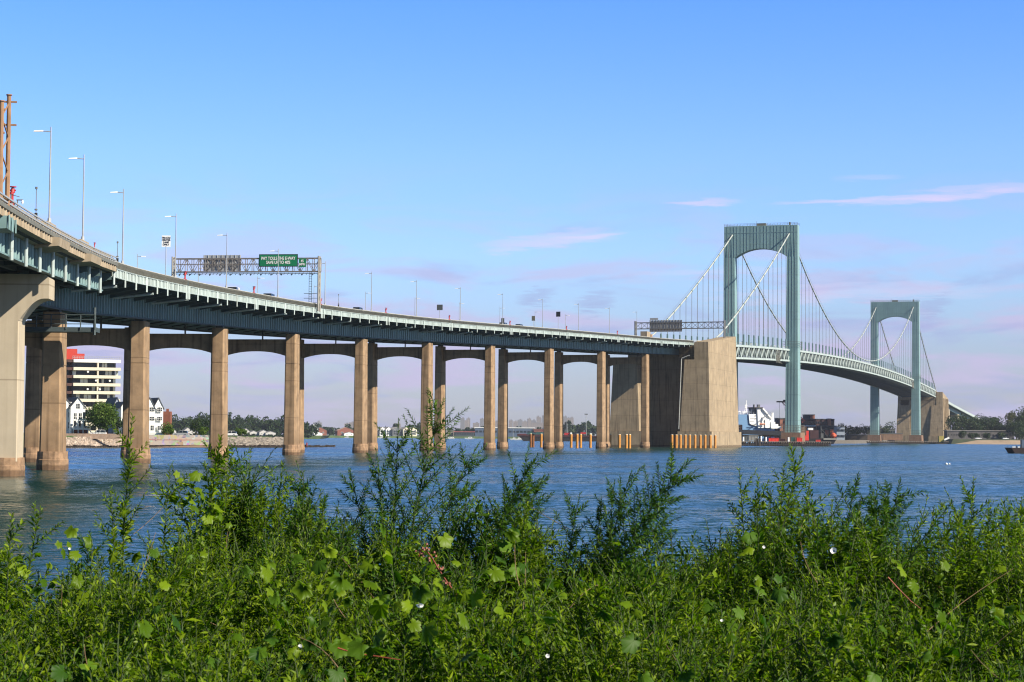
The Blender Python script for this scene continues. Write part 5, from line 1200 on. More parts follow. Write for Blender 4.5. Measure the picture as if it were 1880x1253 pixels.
mb.prism([(AX(p, Y), AZ(p, z, Y)) for p, z in q], lambda x, z: (x, Y-1, z), lambda x, z: (x, Y+15, z)); mb.build('stern_block', WHITE, r)
sb = mb
q = [(1388, 748), (1398, 748), (1401, 753), (1416, 770), (1420, 786), (1390, 786)]
mb = MB(); mb.prism([(AX(p, Y), AZ(p, z, Y)) for p, z in q], lambda x, z: (x, Y-2, z), lambda x, z: (x, Y+12, z)); mb.build('superstructure', WHITE, r)
bp2(1382, 1390, 750, 761, 0, 8, 'funnel_housing', GREYW); bp2(1381.5, 1399, 748, 750, -3, 12, 'funnel_top', HULLK)
for a_ in (1384, 1391.5, 1394.5):
    bp2(a_, a_+1.6, 743, 748, 0, 2, 'exhaust_pipe', GD)
for (a_, z_) in ((1384, 763.5), (1384, 769)): bp2(a_, a_+2.6, z_-.4, z_+1, -1.3, 1, 'porthole', GLASS)
for (a_, z_) in ((1375, 767.5), (1375, 773)): bp2(a_, a_+8, z_, z_+.9, -1.2, 1, 'deck_opening', GREYW)
mb = MB(); P_ = lambda p, z, dy=0: Vector((AX(p, Y+dy), Y+dy, AZ(p, z, Y+dy)))
mb.tube(P_(1371.5, 761, 4), P_(1371.5, 735.5, 4), .45, .25); mb.bar(P_(1367, 760, 4), P_(1371, 742, 4), .3)
for z in (757, 753, 749, 745): mb.bar(P_(1368.5, z, 4), P_(1374, z, 4), .25)
for p in (1352, 1354.5, 1358, 1361, 1364, 1377, 1380): mb.bar(P_(p, 761.5, 2), P_(p, 752.5+p % 5, 2), .35)
mb.bar(P_(1350, 756, 2), P_(1358, 755.5, 2), .5); mb.bar(P_(1362, 757, 2), P_(1382, 757, 2), .6); mb.build('mast', WHITE, r)
mb = MB(); mb.bar(P_(1399, 750, -3), P_(1417, 770, -3), 1.0); mb.bar(P_(1400, 765, -3), P_(1398, 783, -3), .7); mb.bar(P_(1404, 763, -3), P_(1397, 776, -3), .6); mb.build('boat_davit', WHITE, r)
mb = MB(); mb.tube(P_(1421, 790, 0), P_(1421, 758, 0), .85, .75, 10); mb.build('crane_post', WHITE, r)
mb = MB(); mb.bar(P_(1421, 760), P_(1401, 750), .12); mb.build('stay', ROPE, r)
for (a_, b_, t_, u_) in ((1416, 1424, 775, 787), (1424, 1430, 779, 787), (1430, 1436, 783, 787), (1404, 1412, 770, 786)): bp2(a_, b_, t_, u_, -3, 8, 'deckhouse', WHITE)
mb = MB(); mb.tube(P_(1392, 779, -3.5), P_(1403, 779, -3.5), .5, n=8); mb.build('rescue_boat', mat('orange_plastic', (.6, .16, .05), .5), r)
for (a_, b_, z_) in ((1374, 1388, 780), (1394, 1412, 774)): bp2(a_, b_, z_, z_+.8, -2.3, .4, 'painted_deck_shadow', GREYW)  # grey strips painted where shade lies between the ship's decks

r.rotation_euler = (0, 0, R_(18))
# docks and fenders round the tower feet
def dock(x0, x1, Y, dep, z, lb, n):
    r = empty('dock', ((x0+x1)/2, Y, 0), lb, 'dock'); mb = MB(); mb.box(((x0+x1)/2, Y+dep/2, z), (x1-x0, dep, .5)); mb.build('deck', mat('dock_planks', (.30, .26, .22), .9, var=.2), r)
    mb = MB(); mb.box(((x0+x1)/2, Y-.2, z-1.3), (x1-x0, .3, .5)); mb.box(((x0+x1)/2, Y+dep/2, z-1.8), (x1-x0-2, dep-2, 2.2)); mb.build('waler', WOOD, r)
    for k in range(n):
        mb = MB(); x = x0+(x1-x0)*(k+.5)/n; mb.tube((x, Y-.1, -1), (x, Y-.1, z+.1), .28, n=7); mb.build('dock_pile', WOOD, r)
    return r
Yd = 955
dock(AX(1354, Yd), AX(1526, Yd), Yd, 12, 1.9, 'long timber dock in front of the nearer tower footing', 40)
dock(AX(1556, 1485), AX(1742, 1485), 1485, 8, 1.6, 'long low timber fender dock round the feet of the far tower', 44)
def item(px0, px1, pt, pb, Y, dep, nm, lb, cat, m, det=None, grp=None):
    x0_, x1_ = AX(px0, Y), AX(px1, Y); z0_, z1_ = AZ((px0+px1)/2, pb, Y), AZ((px0+px1)/2, pt, Y)
    r = empty(nm, ((x0_+x1_)/2, Y, z0_), lb, cat, grp)
    mb = MB(); mb.box(((x0_+x1_)/2, Y+dep/2, (z0_+z1_)/2), (x1_-x0_, dep, z1_-z0_)); mb.build('body', m, r)
    mb = MB(); n = max(3, int((x1_-x0_)/1.2))
    for k in range(n+1): mb.box((x0_+(x1_-x0_)*k/n, Y-.05, (z0_+z1_)/2), (.18, .14, (z1_-z0_)*.96))
    mb.box(((x0_+x1_)/2, Y-.05, z1_-.12), (x1_-x0_+.2, .2, .24)); mb.build('frame', det or m, r)
    return r
REDB = mat('bright_red_paint', (.62, .035, .02), .5, var=.06)
item(1412, 1430, 804.5, 811.5, 958, 3, 'container', 'long red container on the dock left of the nearer tower', 'container', REDB)
item(1430, 1441, 806, 811.5, 959, 3, 'container', 'short red container directly right of the long red one', 'container', MAROON)
item(1463.5, 1472.5, 804, 811.5, 957, 3, 'container', 'bright red ribbed container on the dock under the nearer tower', 'container', REDB)
item(1499, 1506, 808, 812, 957, 3, 'skip', 'red box at the right end of the dock', 'container', REDB)
item(1375, 1392, 800, 809.5, 960, 3, 'site_cabin', 'grey site cabin with a round dark window on the dock beside the anchorage', 'cabin', mat('cabin_grey', (.33, .33, .31), .8))
item(1364, 1373, 801, 810, 960, 3, 'site_cabin', 'dark open site shed on the dock nearest the anchorage', 'cabin', DKP)
item(1453, 1459, 803, 811, 958, 2, 'site_cabin', 'small dark green kiosk on the dock by the tower', 'cabin', TEAL)
mb = MB(); mb.tube((AX(1378.5, 959.8), 959.8, AZ(1378, 804, 960)), (AX(1378.5, 959.8), 959.6, AZ(1378, 804, 960)), .5, n=10)
for k, (p, t_) in enumerate(((1364.5, 802.5), (1397, 801), (1406, 803), (1447.5, 803))):
    tag((lambda mb: mb.build('white_post', WHITE))((lambda m: (m.tube((AX(p, 956), 956, 1.9), (AX(p, 956), 956, AZ(p, t_, 956)), .5, .45, 10), m)[1])(MB())), 'stout white post on the dock, %s of four from the left' % ORD[k], 'bollard', 'white posts on the dock')
r = empty('mooring_dolphin', (AX(1392, 930), 930, 0), 'cluster of dark timber piles in the water in front of the dock', 'dolphin')
for k, p in enumerate((1388.5, 1391, 1394, 1396)): mb = MB(); mb.tube((AX(p, 930), 930+k % 2, -1), (AX(p, 930), 930+k % 2, AZ(p, 805+k % 2, 930)), .38, n=8); mb.build('timber_pile', WOOD, r)
# low dark pier building between ship and dock
Yp = 1010
r = empty('pier_shed', (AX(1395, Yp), Yp, 2), 'long low dark pier with rusty underside between the dock and the ship', 'pier')
mb = MB(); mb.hexa([(AX(1352, Yp), Yp, AZ(1355, 797, Yp)), (AX(1437, Yp), Yp, AZ(1437, 800, Yp)), (AX(1437, Yp), Yp+20, AZ(1437, 800, Yp)), (AX(1352, Yp), Yp+20, AZ(1355, 797, Yp))], [(AX(1352, Yp), Yp, AZ(1355, 789, Yp)), (AX(1437, Yp), Yp, AZ(1437, 792, Yp)), (AX(1437, Yp), Yp+20, AZ(1437, 792, Yp)), (AX(1352, Yp), Yp+20, AZ(1355, 789, Yp))]); mb.build('deck', mat('dark_blue_steel', (.025, .03, .045), .8), r)
mb = MB(); mb.box((AX(1392, Yp), Yp+3, AZ(1392, 800.5, Yp)), (AX(1437, Yp)-AX(1352, Yp), 3, .8)); mb.build('rust_band', RUST, r)
for k in range(9): mb = MB(); mb.tube((AX(1357+9.5*k, Yp+2), Yp+2, -1), (AX(1357+9.5*k, Yp+2), Yp+2, AZ(1395, 799, Yp)), .5, n=7); mb.build('pier_pile', WOOD, r)
item(1352, 1362, 780, 790, 1015, 5, 'tank', 'dark brown tank behind the anchorage at the end of the pier', 'tank', mat('dark_maroon_tank', (.09, .035, .03), .8))
# crawler crane
Yc = 1290
r = empty('crane', (AX(1455, Yc), Yc, 3), 'red lattice crane boom leaning left behind the nearer tower leg', 'crane')
c0, c1 = P2 = (Vector((AX(1476, Yc), Yc, AZ(1476, 775, Yc))), Vector((AX(1437, Yc), Yc, AZ(1437, 738, Yc))))
dr = (c1-c0).normalized(); pr = Vector((-dr.z, 0, dr.x)); mb = MB(); n = 14
for v in (-1, 1):
    for u in (-.9, .9): mb.bar(c0+pr*u+Vector((0, v, 0)), c1+pr*u*.7+Vector((0, v*.7, 0)), .3)
for k in range(n):
    a_ = c0.lerp(c1, k/n); b_ = c0.lerp(c1, (k+1)/n); s_ = 1 if k % 2 else -1; mb.bar(a_+pr*.9*s_+Vector((0, -1, 0)), b_-pr*.85*s_+Vector((0, -1, 0)), .22)
mb.build('boom', mat('crane_red', (.30, .05, .04), .6), r)
mb = MB(); mb.box(c1+Vector((-1.5, 0, 0)), (5, 1.2, .9)); mb.box(c1+Vector((1.5, 0, .6)), (2.5, 1.5, 1.3)); mb.build('boom_head', HULLK, r)
mb = MB(); mb.bar(c1+Vector((-2, 0, 0)), (c1.x-2, Yc, 12), .12); mb.bar(c1+Vector((0, 0, 0)), (AX(1448, Yc), Yc, 14), .12); mb.bar(c1, (AX(1470, Yc), Yc, 18), .12); mb.build('hoist_rope', ROPE, r)
mb = MB(); mb.box((AX(1472, Yc), Yc+2, 6), (9, 5, 5)); mb.box((AX(1472, Yc), Yc+2, 3), (9, 6, 1.6)); mb.build('crane_house', REDB, r)

# brick college buildings
def bb(a_, b_, t_, u_, Y, lb, m_, wins=0, dep=18, lit=None):
    x0_, x1_ = AX(a_, Y), AX(b_, Y); z1_ = AZ((a_+b_)/2, t_, Y); z0_ = 2.4; r = empty('college_building', ((x0_+x1_)/2, Y, z0_), lb, 'building')
    mb = MB(); mb.box(((x0_+x1_)/2, Y+dep/2, (z0_+z1_)/2), (x1_-x0_, dep, z1_-z0_)); mb.build('wall', m_, r)
    mb = MB(); mb.box(((x0_+x1_)/2, Y+dep/2, z1_+.3), (x1_-x0_+.5, dep+.5, .5)); mb.build('parapet', DKP, r)
    for j in range(wins):
        for fl_ in range(int((z1_-z0_)/4.2)):
            mb = MB(); mb.box((x0_+(x1_-x0_)*(j+.5)/wins, Y-.08, z1_-2.4-4.2*fl_), ((x1_-x0_)/wins*.55, .3, 1.7)); mb.build('window', GLASS, r)
    return r
DBR = mat('shaded_brick_wall', (.10, .05, .045), .9, var=.2, scale=.3); OBR = mat('sunlit_brick', (.48, .20, .13), .9, var=.12, scale=.3)  # shaded fronts and sunlit sides of one brick, put into the colour
Y = 1560
bb(1428, 1446, 769, 800, 1500, 'brick building coloured dark as in shade left of the nearer tower leg, partly hidden', DBR, 4)
bb(1432, 1437, 770, 784, 1498, 'narrow brick stair tower coloured sunlit orange left of the nearer tower leg', OBR, 0, 6)
bb(1472, 1532, 770.5, 800, Y, 'long brick building coloured dark as in shade right of the nearer tower leg', DBR, 14)
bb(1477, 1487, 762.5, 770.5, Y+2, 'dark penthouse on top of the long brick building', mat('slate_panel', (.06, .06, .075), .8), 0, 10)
bb(1488, 1496, 762.5, 770.5, Y+1, 'brick penthouse coloured sunlit orange on top of the long brick building', OBR, 0, 9)
bb(1520, 1526, 770, 784, Y-3, 'brick stair tower coloured sunlit pinkish orange at the right end of the long brick building', OBR, 0, 6)
bb(1480, 1498, 781.5, 800, 1480, 'low block with a white roof edge before the long brick building', WHITE, 0, 10)
bb(1480, 1499, 784.5, 800, 1478, 'dark ground floor block before the long brick building', DBR, 5, 10)
bb(1504, 1536, 783, 800, 1470, 'dark steel framed structure right of the low white edged block', mat('black_cladding', (.03, .025, .03), .8), 6, 10)
item(1516, 1521, 790.5, 799.5, 1465, 3, 'orange_panel', 'left of two bright orange doors on the dark structure', 'door', mat('orange_panel_paint', (.75, .22, .12), .7))
item(1524.5, 1529.5, 788.5, 797, 1465, 3, 'orange_panel', 'right of two bright orange doors on the dark structure', 'door', mat('orange_panel_paint', (.75, .22, .12), .7))
bb(1536, 1551, 784.5, 803, 1450, 'pale blue-grey clapboard building by the water right of the dock', mat('pale_blue_wall', (.36, .42, .5), .8), 6, 12)
item(1472, 1480, 783.5, 800, 990, 6, 'stone_pier', 'brown stone pier block right of the nearer tower foot', 'pier block', mat('footing_stone', (.28, .17, .11)))
r = empty('lifeboat', (AX(1529, 1300), 1300, 6), 'bright orange enclosed lifeboat hanging above the quay right of the dock', 'lifeboat')
mb = MB(); z_ = AZ(1529, 800, 1300)
for k in range(6):
    a0_, a1_ = k/6, (k+1)/6; f_ = lambda t: .2+1.7*math.sin(math.pi*min(max(t*.9+.05, 0), 1)); mb.tube((AX(1524, 1300)+4.2*a0_, 1300, z_), (AX(1524, 1300)+4.2*a1_, 1300, z_), f_(a0_), f_(a1_), 10)
mb.build('hull', mat('lifeboat_orange', (.7, .11, .04), .5), r)
mb = MB(); mb.box((AX(1529.5, 1300), 1300, z_+1.4), (1.6, 1.4, 1.0)); mb.build('cabin', mat('lifeboat_orange', (.7, .11, .04)), r)
Y = 1300
r = empty('tug', (AX(1515, Y), Y, 0), 'dark work boat with a maroon house moored right of the nearer tower', 'boat')
xa, xb = AX(1478, Y), AX(1537, Y)
mb = MB(); mb.hexa([(xa+2, Y, -1), (xb-3, Y, -1), (xb-3, Y+9, -1), (xa+2, Y+9, -1)], [(xa, Y-.5, 3.4), (xb, Y-.5, 3.9), (xb, Y+9.5, 3.9), (xa, Y+9.5, 3.4)]); mb.build('hull', HULLK, r)
boxp(1487, 1503, 790, 807, Y+1, 5, 'deckhouse', MAROON, r); boxp(1507, 1512, 796, 806, Y+1, 4, 'winch_house', DKP, r); boxp(1484, 1493, 786, 790, Y+1, 4, 'wheelhouse', WHITE, r)
boxp(1512, 1536, 805, 808, Y-1, 2, 'bulwark', mat('cabin_grey', (.3, .3, .28)), r)
mb = MB(); mb.bar((AX(1508, Y), Y+2, 4), (AX(1508, Y), Y+2, AZ(1508, 783, Y)), .35); mb.bar((AX(1508, Y), Y+2, AZ(1508, 787, Y)), (AX(1520, Y), Y+2, AZ(1520, 801, Y)), .25); mb.build('derrick', DKP, r)
# buoy, gull-white float, barge at the right edge
r = empty('buoy', (AX(1740, 310), 310, 0), 'small pair of white floats on the open water at the right', 'buoy')
for dx, s_ in ((-.22, .19), (.25, .14)):
    mb = MB(); c = Vector((AX(1740, 310)+dx, 310, .12)); n = 8
    for k in range(6): a0_, a1_ = math.pi*k/6, math.pi*(k+1)/6; mb.tube(c+Vector((0, 0, -s_*math.cos(a0_))), c+Vector((0, 0, -s_*math.cos(a1_))), max(.01, s_*math.sin(a0_)), max(.01, s_*math.sin(a1_)), n, cap=False)
    mb.build('float', WHITE, r)
Y = 560
r = empty('barge', (AX(1890, Y), Y, 0), 'black barge with rusty side cut by the right edge of the view', 'barge')
xa = AX(1857, Y); mb = MB(); mb.hexa([(xa+1.3, Y, -.5), (xa+30, Y, -.5), (xa+30, Y+8, -.5), (xa+1.3, Y+8, -.5)], [(xa, Y, 1.6), (xa+30, Y, 1.7), (xa+30, Y+8, 1.7), (xa, Y+8, 1.6)]); mb.build('hull', mat('black_rust_hull', (.03, .015, .015), .8, var=.4), r)
mb = MB(); mb.box((xa+.9, Y+1, 1.8), (.9, .4, .25)); mb.box((xa+2.3, Y+1, 1.8), (.5, .4, .3)); mb.build('white_fittings', WHITE, r)
mb = MB(); mb.box((xa+3.9, Y+2, 2.6), (1.4, 1.5, 2.6)); mb.build('winch_house', BLUEB, r)
mb = MB(); mb.tube((xa+1.6, Y+1, 1.6), (xa+1.6, Y+1, 2.2), .14); mb.build('bollard', HULLK, r); mb = MB(); mb.tube((xa+3.0, Y+1, 1.6), (xa+3.0, Y+1, 2.3), .14); mb.build('bollard', HULLK, r)

# fort on the right
Y = 1600
r = empty('fort_wall', (AX(1800, Y), Y, 3), 'long dark granite fort wall behind the beach at the right', 'fort wall')
x0_, x1_ = AX(1739, Y), AX(1862, Y); zt_ = AZ(1790, 791.5, Y)
STN = mat('fort_granite', (.15, .14, .14), .95, var=.25, scale=.3, streak=.4)
mb = MB(); mb.box(((x0_+x1_)/2, Y+6, (zt_+2)/2), (x1_-x0_, 12, zt_-2)); mb.build('wall', STN, r)
mb = MB(); mb.box(((x0_+x1_)/2, Y+6, zt_+.25), (x1_-x0_+1, 13, .5)); mb.build('coping', mat('pale_coping', (.36, .34, .31), .9), r)
for k in range(24):
    mb = MB(); mb.box((x0_+(x1_-x0_)*(k+.5)/24, Y-.05, zt_-3.2), (.7, .3, 1.1)); mb.build('embrasure', BLACK, r)
TR = [(1757, 1620, 22, 31, 0, 'tall dark tree under the far approach roadway'), (1772, 1625, 22, 31, 0, 'dark tree right of the far approach columns'), (1787, 1620, 21, 25, 0, 'round green tree left of centre in the fort row'), (1800, 1630, 24, 29, 0, 'broad dark tree in front of the end of the far approach'), (1814, 1625, 22, 27, 0, 'round tree right of the end of the far approach'), (1829, 1640, 15, 34, 0, 'ragged thin-topped tree above the fort wall'), (1840, 1620, 20, 20, 0, 'low tree between the ragged tree and the gap'), (1858, 1630, 13, 34, 2, 'narrow twisted tree left of the last trees at the right'), (1871, 1610, 22, 30, 0, 'large dark tree near the right edge'), (1882, 1600, 20, 35, 0, 'tall tree cut by the right edge'), (1866, 1590, 20, 22, 0, 'lower green tree in front of the right edge trees'), (1850, 1640, 12, 12, 0, 'small low tree in the gap above the fort wall')]
for k, (p, Yk, w_, h_, mi, lb) in enumerate(TR):
    sc_ = .78
    t = make_tree(lb, w_*.85, h_*sc_, 3, mi, 1700 if h_ > 13 else 500, .62, 40+k, 'trees along the fort', lumps=15 if 'ragged' not in lb and 'twisted' not in lb else 8); t.location = (AX(p, Yk), Yk, 2.6)
for k, (p, w_, h_) in enumerate(((1766, 9, 7), (1784, 8, 5), (1795, 6, 5), (1812, 7, 6), (1838, 8, 6), (1870, 9, 9), (1877, 8, 7))):
    t = make_tree('rounded dark bush before the fort wall, %s of seven from the left' % ORD[k], w_, h_, .5, 0, 600, .45, 70+k, 'bushes before the fort wall', 'bush', 9); t.location = (AX(p, 1540), 1540, 3.4); t['category'] = 'bush'
for k, (p, lb) in enumerate(((1796, 'white car parked before the fort wall, left of two'), (1846, 'white car parked before the fort wall, right of two'))): car((AX(p, 1520), 1520, 3.62), 0.1, lb, PW)
# greenery by the far tower
T2R = [(1545, 1600, 17, 21, 2, 'rounded olive tree right of the long brick building'), (1560, 1640, 14, 16, 0, 'dark tree right of the pale blue building'), (1573, 1640, 17, 18, 0, 'dark tree with pale flecks left of the far tower'), (1586, 1650, 15, 20, 0, 'tree half hidden behind the left leg of the far tower'), (1616, 1900, 20, 24, 2, 'brownish tree between the legs of the far tower, left one'), (1632, 1900, 22, 25, 0, 'dark tree between the far tower leg and far anchorage'), (1625, 1880, 16, 20, 0, 'lower dark tree between the legs of the far tower'), (1602, 1660, 15, 21, 0, 'dark tree seen right of the left leg of the far tower')]
for k, (p, Yk, w_, h_, mi, lb) in enumerate(T2R):
    t = make_tree(lb, w_*.8, h_*.66, 2, mi, 900, .55, 90+k, 'trees near the far tower', lumps=10); t.location = (AX(p, Yk), Yk, 2.4)
boxq = bb(1606, 1644, 788.5, 797, 1880, 'low dark shed with a pale roof line between the far tower and far anchorage', DKP, 8)
bb(1552, 1600, 799, 806, 1600, 'low jumble of dark sheds at the waterline left of the far tower', WOOD, 0, 8)
bb(1615, 1657, 797, 806, 1575, 'low brown brick wall between the far tower legs', mat('footing_stone', (.28, .17, .11)), 0, 5)
r = empty('fender_platform', (AX(1729, 1480), 1480, 0), 'yellow stained platform and white chute at the foot of the far anchorage', 'platform')
boxp(1724, 1733, 801, 812, 1478, 4, 'platform', mat('yellow_stain', (.45, .36, .08), .8), r)
mb = MB(); mb.bar((AX(1733, 1478), 1477, AZ(1733, 808, 1477)), (AX(1742, 1478), 1477, AZ(1742, 804, 1477)), 1.2); mb.build('chute', WHITE, r)

# ================================================================== WEEDS ON THE BANK
LEAFA = leafmat('weed_leaves', (.05, .10, .004), (.20, .28, .009), .36, .5)
LEAFB = leafmat('weed_leaves_deep', (.022, .065, .006), (.085, .165, .010), .32, .5)
LEAFV = leafmat('vine_leaves', (.04, .095, .004), (.15, .225, .008), .36, .42)
STEM = mat('weed_stem', (.055, .09, .02), .7, var=.3, scale=20); STEMR = mat('red_stem', (.30, .06, .025), .6, var=.2, scale=20)
def unit(a): return a/np.maximum(np.linalg.norm(a, axis=-1, keepdims=True), 1e-9)
def blades(P, Dr, ln, wd, rg, droop=.25):    # lance-shaped leaves, 2 quads bent along the midrib
    n = len(P); Wv = unit(np.cross(Dr, rg.normal(size=(n, 3))*.6+[0, 0, 1.0])); ln = ln[:, None]; wd = wd[:, None]
    dn = np.array([0, 0, -1.0])*ln*droop*rg.uniform(0, 1.3, (n, 1)); nr = np.cross(Wv, Dr)*wd*.25
    m = P+Dr*ln*.42+dn*.22; tip = P+Dr*ln+dn
    V = np.stack([P, m+Wv*wd*.5+nr, tip, m-nr*.3, m-Wv*wd*.5+nr], 1).reshape(-1, 3)
    b = np.arange(n)[:, None]*5; F = np.concatenate([b+[0, 1, 2, 3], b+[0, 3, 2, 4]]); return V, F
def axis_pts(base, tip, bend, k):
    t = np.linspace(0, 1, k)[:, None]; base = np.array(base, float); tip = np.array(tip, float); return base+(tip-base)*t+np.array(bend)*(t*(1-t)*4*.25)
def shoot(base, tip, bend, rg, nleaf, ln, wd, t0=.0, up=.75, nbr=0, brl=.3, brleaf=14):
    """returns leaves (V,F) and stem paths of one weed"""
    ax = axis_pts(base, tip, bend, 12); L_ = np.linalg.norm(ax[-1]-ax[0]); Vs, Fs, o = [], [], 0; paths = [(ax, .006*max(.4, L_), .0015)]
    def leaves(a, n, s0, l_, w_, upk):
        nonlocal o
        t = s0+(1-s0)*(np.arange(n)+rg.uniform(0, 1, n))/n; idx = t*(len(a)-1); i_ = np.minimum(idx.astype(int), len(a)-2); f = (idx-i_)[:, None]
        P = a[i_]*(1-f)+a[i_+1]*f; T = unit(a[i_+1]-a[i_]); ph = np.arange(n)*2.4+rg.uniform(0, 6.3)+rg.normal(size=n)*.3
        u = unit(np.cross(T, [.3, .9, .1])); v = np.cross(T, u); side = u*np.cos(ph)[:, None]+v*np.sin(ph)[:, None]
        Dr = unit(side*1.0+T*(upk+1.1*t[:, None]**3)+rg.normal(size=(n, 3))*.18)
        sz = (1.0-.55*t**1.6)*rg.uniform(.7, 1.25, n); V, F = blades(P, Dr, l_*sz, w_*sz, rg); Vs.append(V); Fs.append(F+o); o += len(V)
    leaves(ax, nleaf, t0, ln, wd, up)
    for b in range(nbr):
        t = .25+.68*(b+rg.uniform(0, .8))/max(1, nbr); k_ = int(t*11); p = ax[k_]; T = unit(ax[min(k_+1, 11)]-ax[max(k_-1, 0)]); ph = b*2.4+rg.uniform(-.4, .4)
        u = unit(np.cross(T, [.3, .9, .1])); v = np.cross(T, u); sd = u*math.cos(ph)+v*math.sin(ph)*.6
        bl = brl*(1.15-.75*t)*rg.uniform(.75, 1.2); q = p+unit(sd*.8+T*.85+np.array([0, 0, .1]))*bl; a = axis_pts(p, q, np.array([0, 0, -.25])*bl*.3+T*bl*.1, 6); paths.append((a, .003*max(.4, L_), .001))
        leaves(a, int(brleaf*rg.uniform(.8, 1.2)), .05, ln*.75, wd*.8, .7)
    return np.concatenate(Vs), np.concatenate(Fs), paths
def stems(paths):
    Vs, Fs, o = [], [], 0
    for a, r0, r1 in paths:
        k = len(a); T = unit(np.gradient(a, axis=0)); u = unit(np.cross(T, [.31, .9, .12])); v = np.cross(T, u); r = np.linspace(r0, r1, k)[:, None]
        R3 = np.stack([a+u*r, a+(-.5*u+.866*v)*r, a+(-.5*u-.866*v)*r], 1); Vs.append(R3.reshape(-1, 3))
        i_ = np.arange(k-1)[:, None]*3
        for j in range(3): Fs.append(np.stack([i_[:, 0]+j, i_[:, 0]+(j+1) % 3, i_[:, 0]+3+(j+1) % 3, i_[:, 0]+3+j], 1)+o)
        o += 3*k
    return np.concatenate(Vs), np.concatenate(Fs)
prof_px = [-200, 0, 120, 200, 260, 380, 480, 560, 640, 700, 800, 900, 960, 1010, 1100, 1200, 1270, 1350, 1400, 1480, 1560, 1640, 1700, 1780, 1850, 2100]
prof_py = [1030, 1035, 1040, 995, 945, 925, 945, 950, 975, 965, 950, 920, 940, 1010, 1025, 1030, 1035, 1000, 955, 945, 970, 975, 1015, 1000, 975, 980]
def mass_top(x, y):                          # height of the weed canopy over the bank
    px_ = 940+x/y*FPX; e_ = np.interp(px_, prof_px, prof_py); ztop = EYE-(e_-799.7)/FPX*9.6
    k = np.clip((y-5.0)/4.6, 0, 1); return (3.44*(1-k)+ztop*k)
# templates
TP_ = []
for k in range(14):
    rg = np.random.default_rng(100+k); kind = k % 3
    ln, wd = ((.062, .0155), (.05, .012), (.062, .030))[kind]
    V, F, pa = shoot((0, 0, 0), (rg.normal()*.05, rg.normal()*.05, .62), (rg.normal()*.15, rg.normal()*.15, 0), rg, 46, ln, wd, .12, .7, 9 if kind != 2 else 6, .17, 14)
    SV, SF = stems(pa); TP_.append((V, F, SV, SF, kind))
CL = np.random.default_rng(77); CC = np.stack([CL.uniform(-4.1, 4.1, 185), CL.uniform(4.4, 10.4, 185)], 1); CH = CL.normal(size=185)*.07; CD = CL.uniform(0, 1, 185)
def scatter(n, yr, seed, dz, name, mm, kinds, smin=.8, smax=1.2, keep=None):
    rg = np.random.default_rng(seed); Vs, Fs, SVs, SFs = [], [], [], []; o = so = 0
    for _ in range(n):
        y = math.sqrt(rg.uniform(yr[0]**2, yr[1]**2)); x = rg.uniform(-.285*y-1.0, .285*y+1.0)
        if keep is not None and not keep(x, y, rg): continue
        dd = np.hypot(CC[:, 0]-x, CC[:, 1]-y); c_ = int(dd.argmin()); d_ = dd[c_]
        if rg.random() < CD[c_]*.35: continue                 # clumps of different thickness, hollows between them
        z1 = mass_top(x, y)+rg.normal()*.05+dz+CH[c_]-min(.75, (d_/.32)**2*.36*(.35 if 1050 < 940+x/y*FPX < 1360 and y > 6.5 else 1)); k = kinds[rg.integers(len(kinds))]; V, F, SV, SF, kd = TP_[k]; s = rg.uniform(smin, smax)
        th = rg.uniform(0, 6.283); lean = rg.normal()*.22+(x-CC[c_, 0])*.9, rg.normal()*.22+(y-CC[c_, 1])*.9
        Rz = np.array([[math.cos(th), -math.sin(th), 0], [math.sin(th), math.cos(th), 0], [0, 0, 1]]); Sh = np.array([[1, 0, lean[0]], [0, 1, lean[1]], [0, 0, 1]]); M = (Sh@Rz)*s
        T = np.array([x-lean[0]*.4, y-lean[1]*.4, z1-.62*s]); Vs.append(V@M.T+T); Fs.append(F+o); o += len(V); SVs.append(SV@M.T+T); SFs.append(SF+so); so += len(SV)
    a = mesh_np(name, np.concatenate(Vs), np.concatenate(Fs), mm); tag(a, kind='stuff')
    b = mesh_np('weed_stems', np.concatenate(SVs), np.concatenate(SFs), STEM); tag(b, kind='stuff')
scatter(4300, (4.6, 10.4), 1, .04, 'weeds', LEAFA, [0, 1, 3, 4, 6, 7, 9, 10])
scatter(2300, (4.6, 10.4), 2, .02, 'weeds', LEAFB, [1, 4, 7, 10, 12])
scatter(1300, (4.6, 10.2), 3, .0, 'broadleaf_weeds', LEAFV, [2, 5, 8, 11], .7, 1.0)
thick = lambda x, y, rg: rg.random() < np.interp(940+x/y*FPX, [0, 180, 200, 450, 470, 620, 640, 1010, 1020, 1080, 1240, 1330, 1350, 1680, 1700, 1880], [.1, .15, .6, .7, .9, .9, .8, .9, .25, .5, .5, .1, .9, .9, .35, .6])
scatter(800, (8.7, 10.3), 4, .16, 'feathery_weeds', LEAFB, [1, 4, 7, 10, 12, 13], 1.1, 1.5, thick)
scatter(450, (8.7, 10.3), 6, .14, 'feathery_weeds', LEAFA, [1, 4, 7, 10, 13], 1.0, 1.4, thick)
rg = np.random.default_rng(55); Vs, Fs, o = [], [], 0
for _ in range(55):                          # dry stalks of last year
    y = rg.uniform(4.8, 10.2); x = rg.uniform(-.28*y, .28*y); z = mass_top(x, y)+rg.uniform(-.15, .1); ln_ = rg.uniform(.15, .45); q = np.array([x, y, z]); dr_ = unit(np.array([rg.normal()*.8, rg.normal()*.5, .7])); V, F = stems([(axis_pts(q-dr_*ln_, q, rg.normal(size=3)*.05, 7), .0022, .001)]); Vs.append(V); Fs.append(F+o); o += len(V)
tag(mesh_np('dry_stalks', np.concatenate(Vs), np.concatenate(Fs), mat('dry_stalk', (.34, .22, .11), .8, var=.3, scale=9)), kind='stuff')
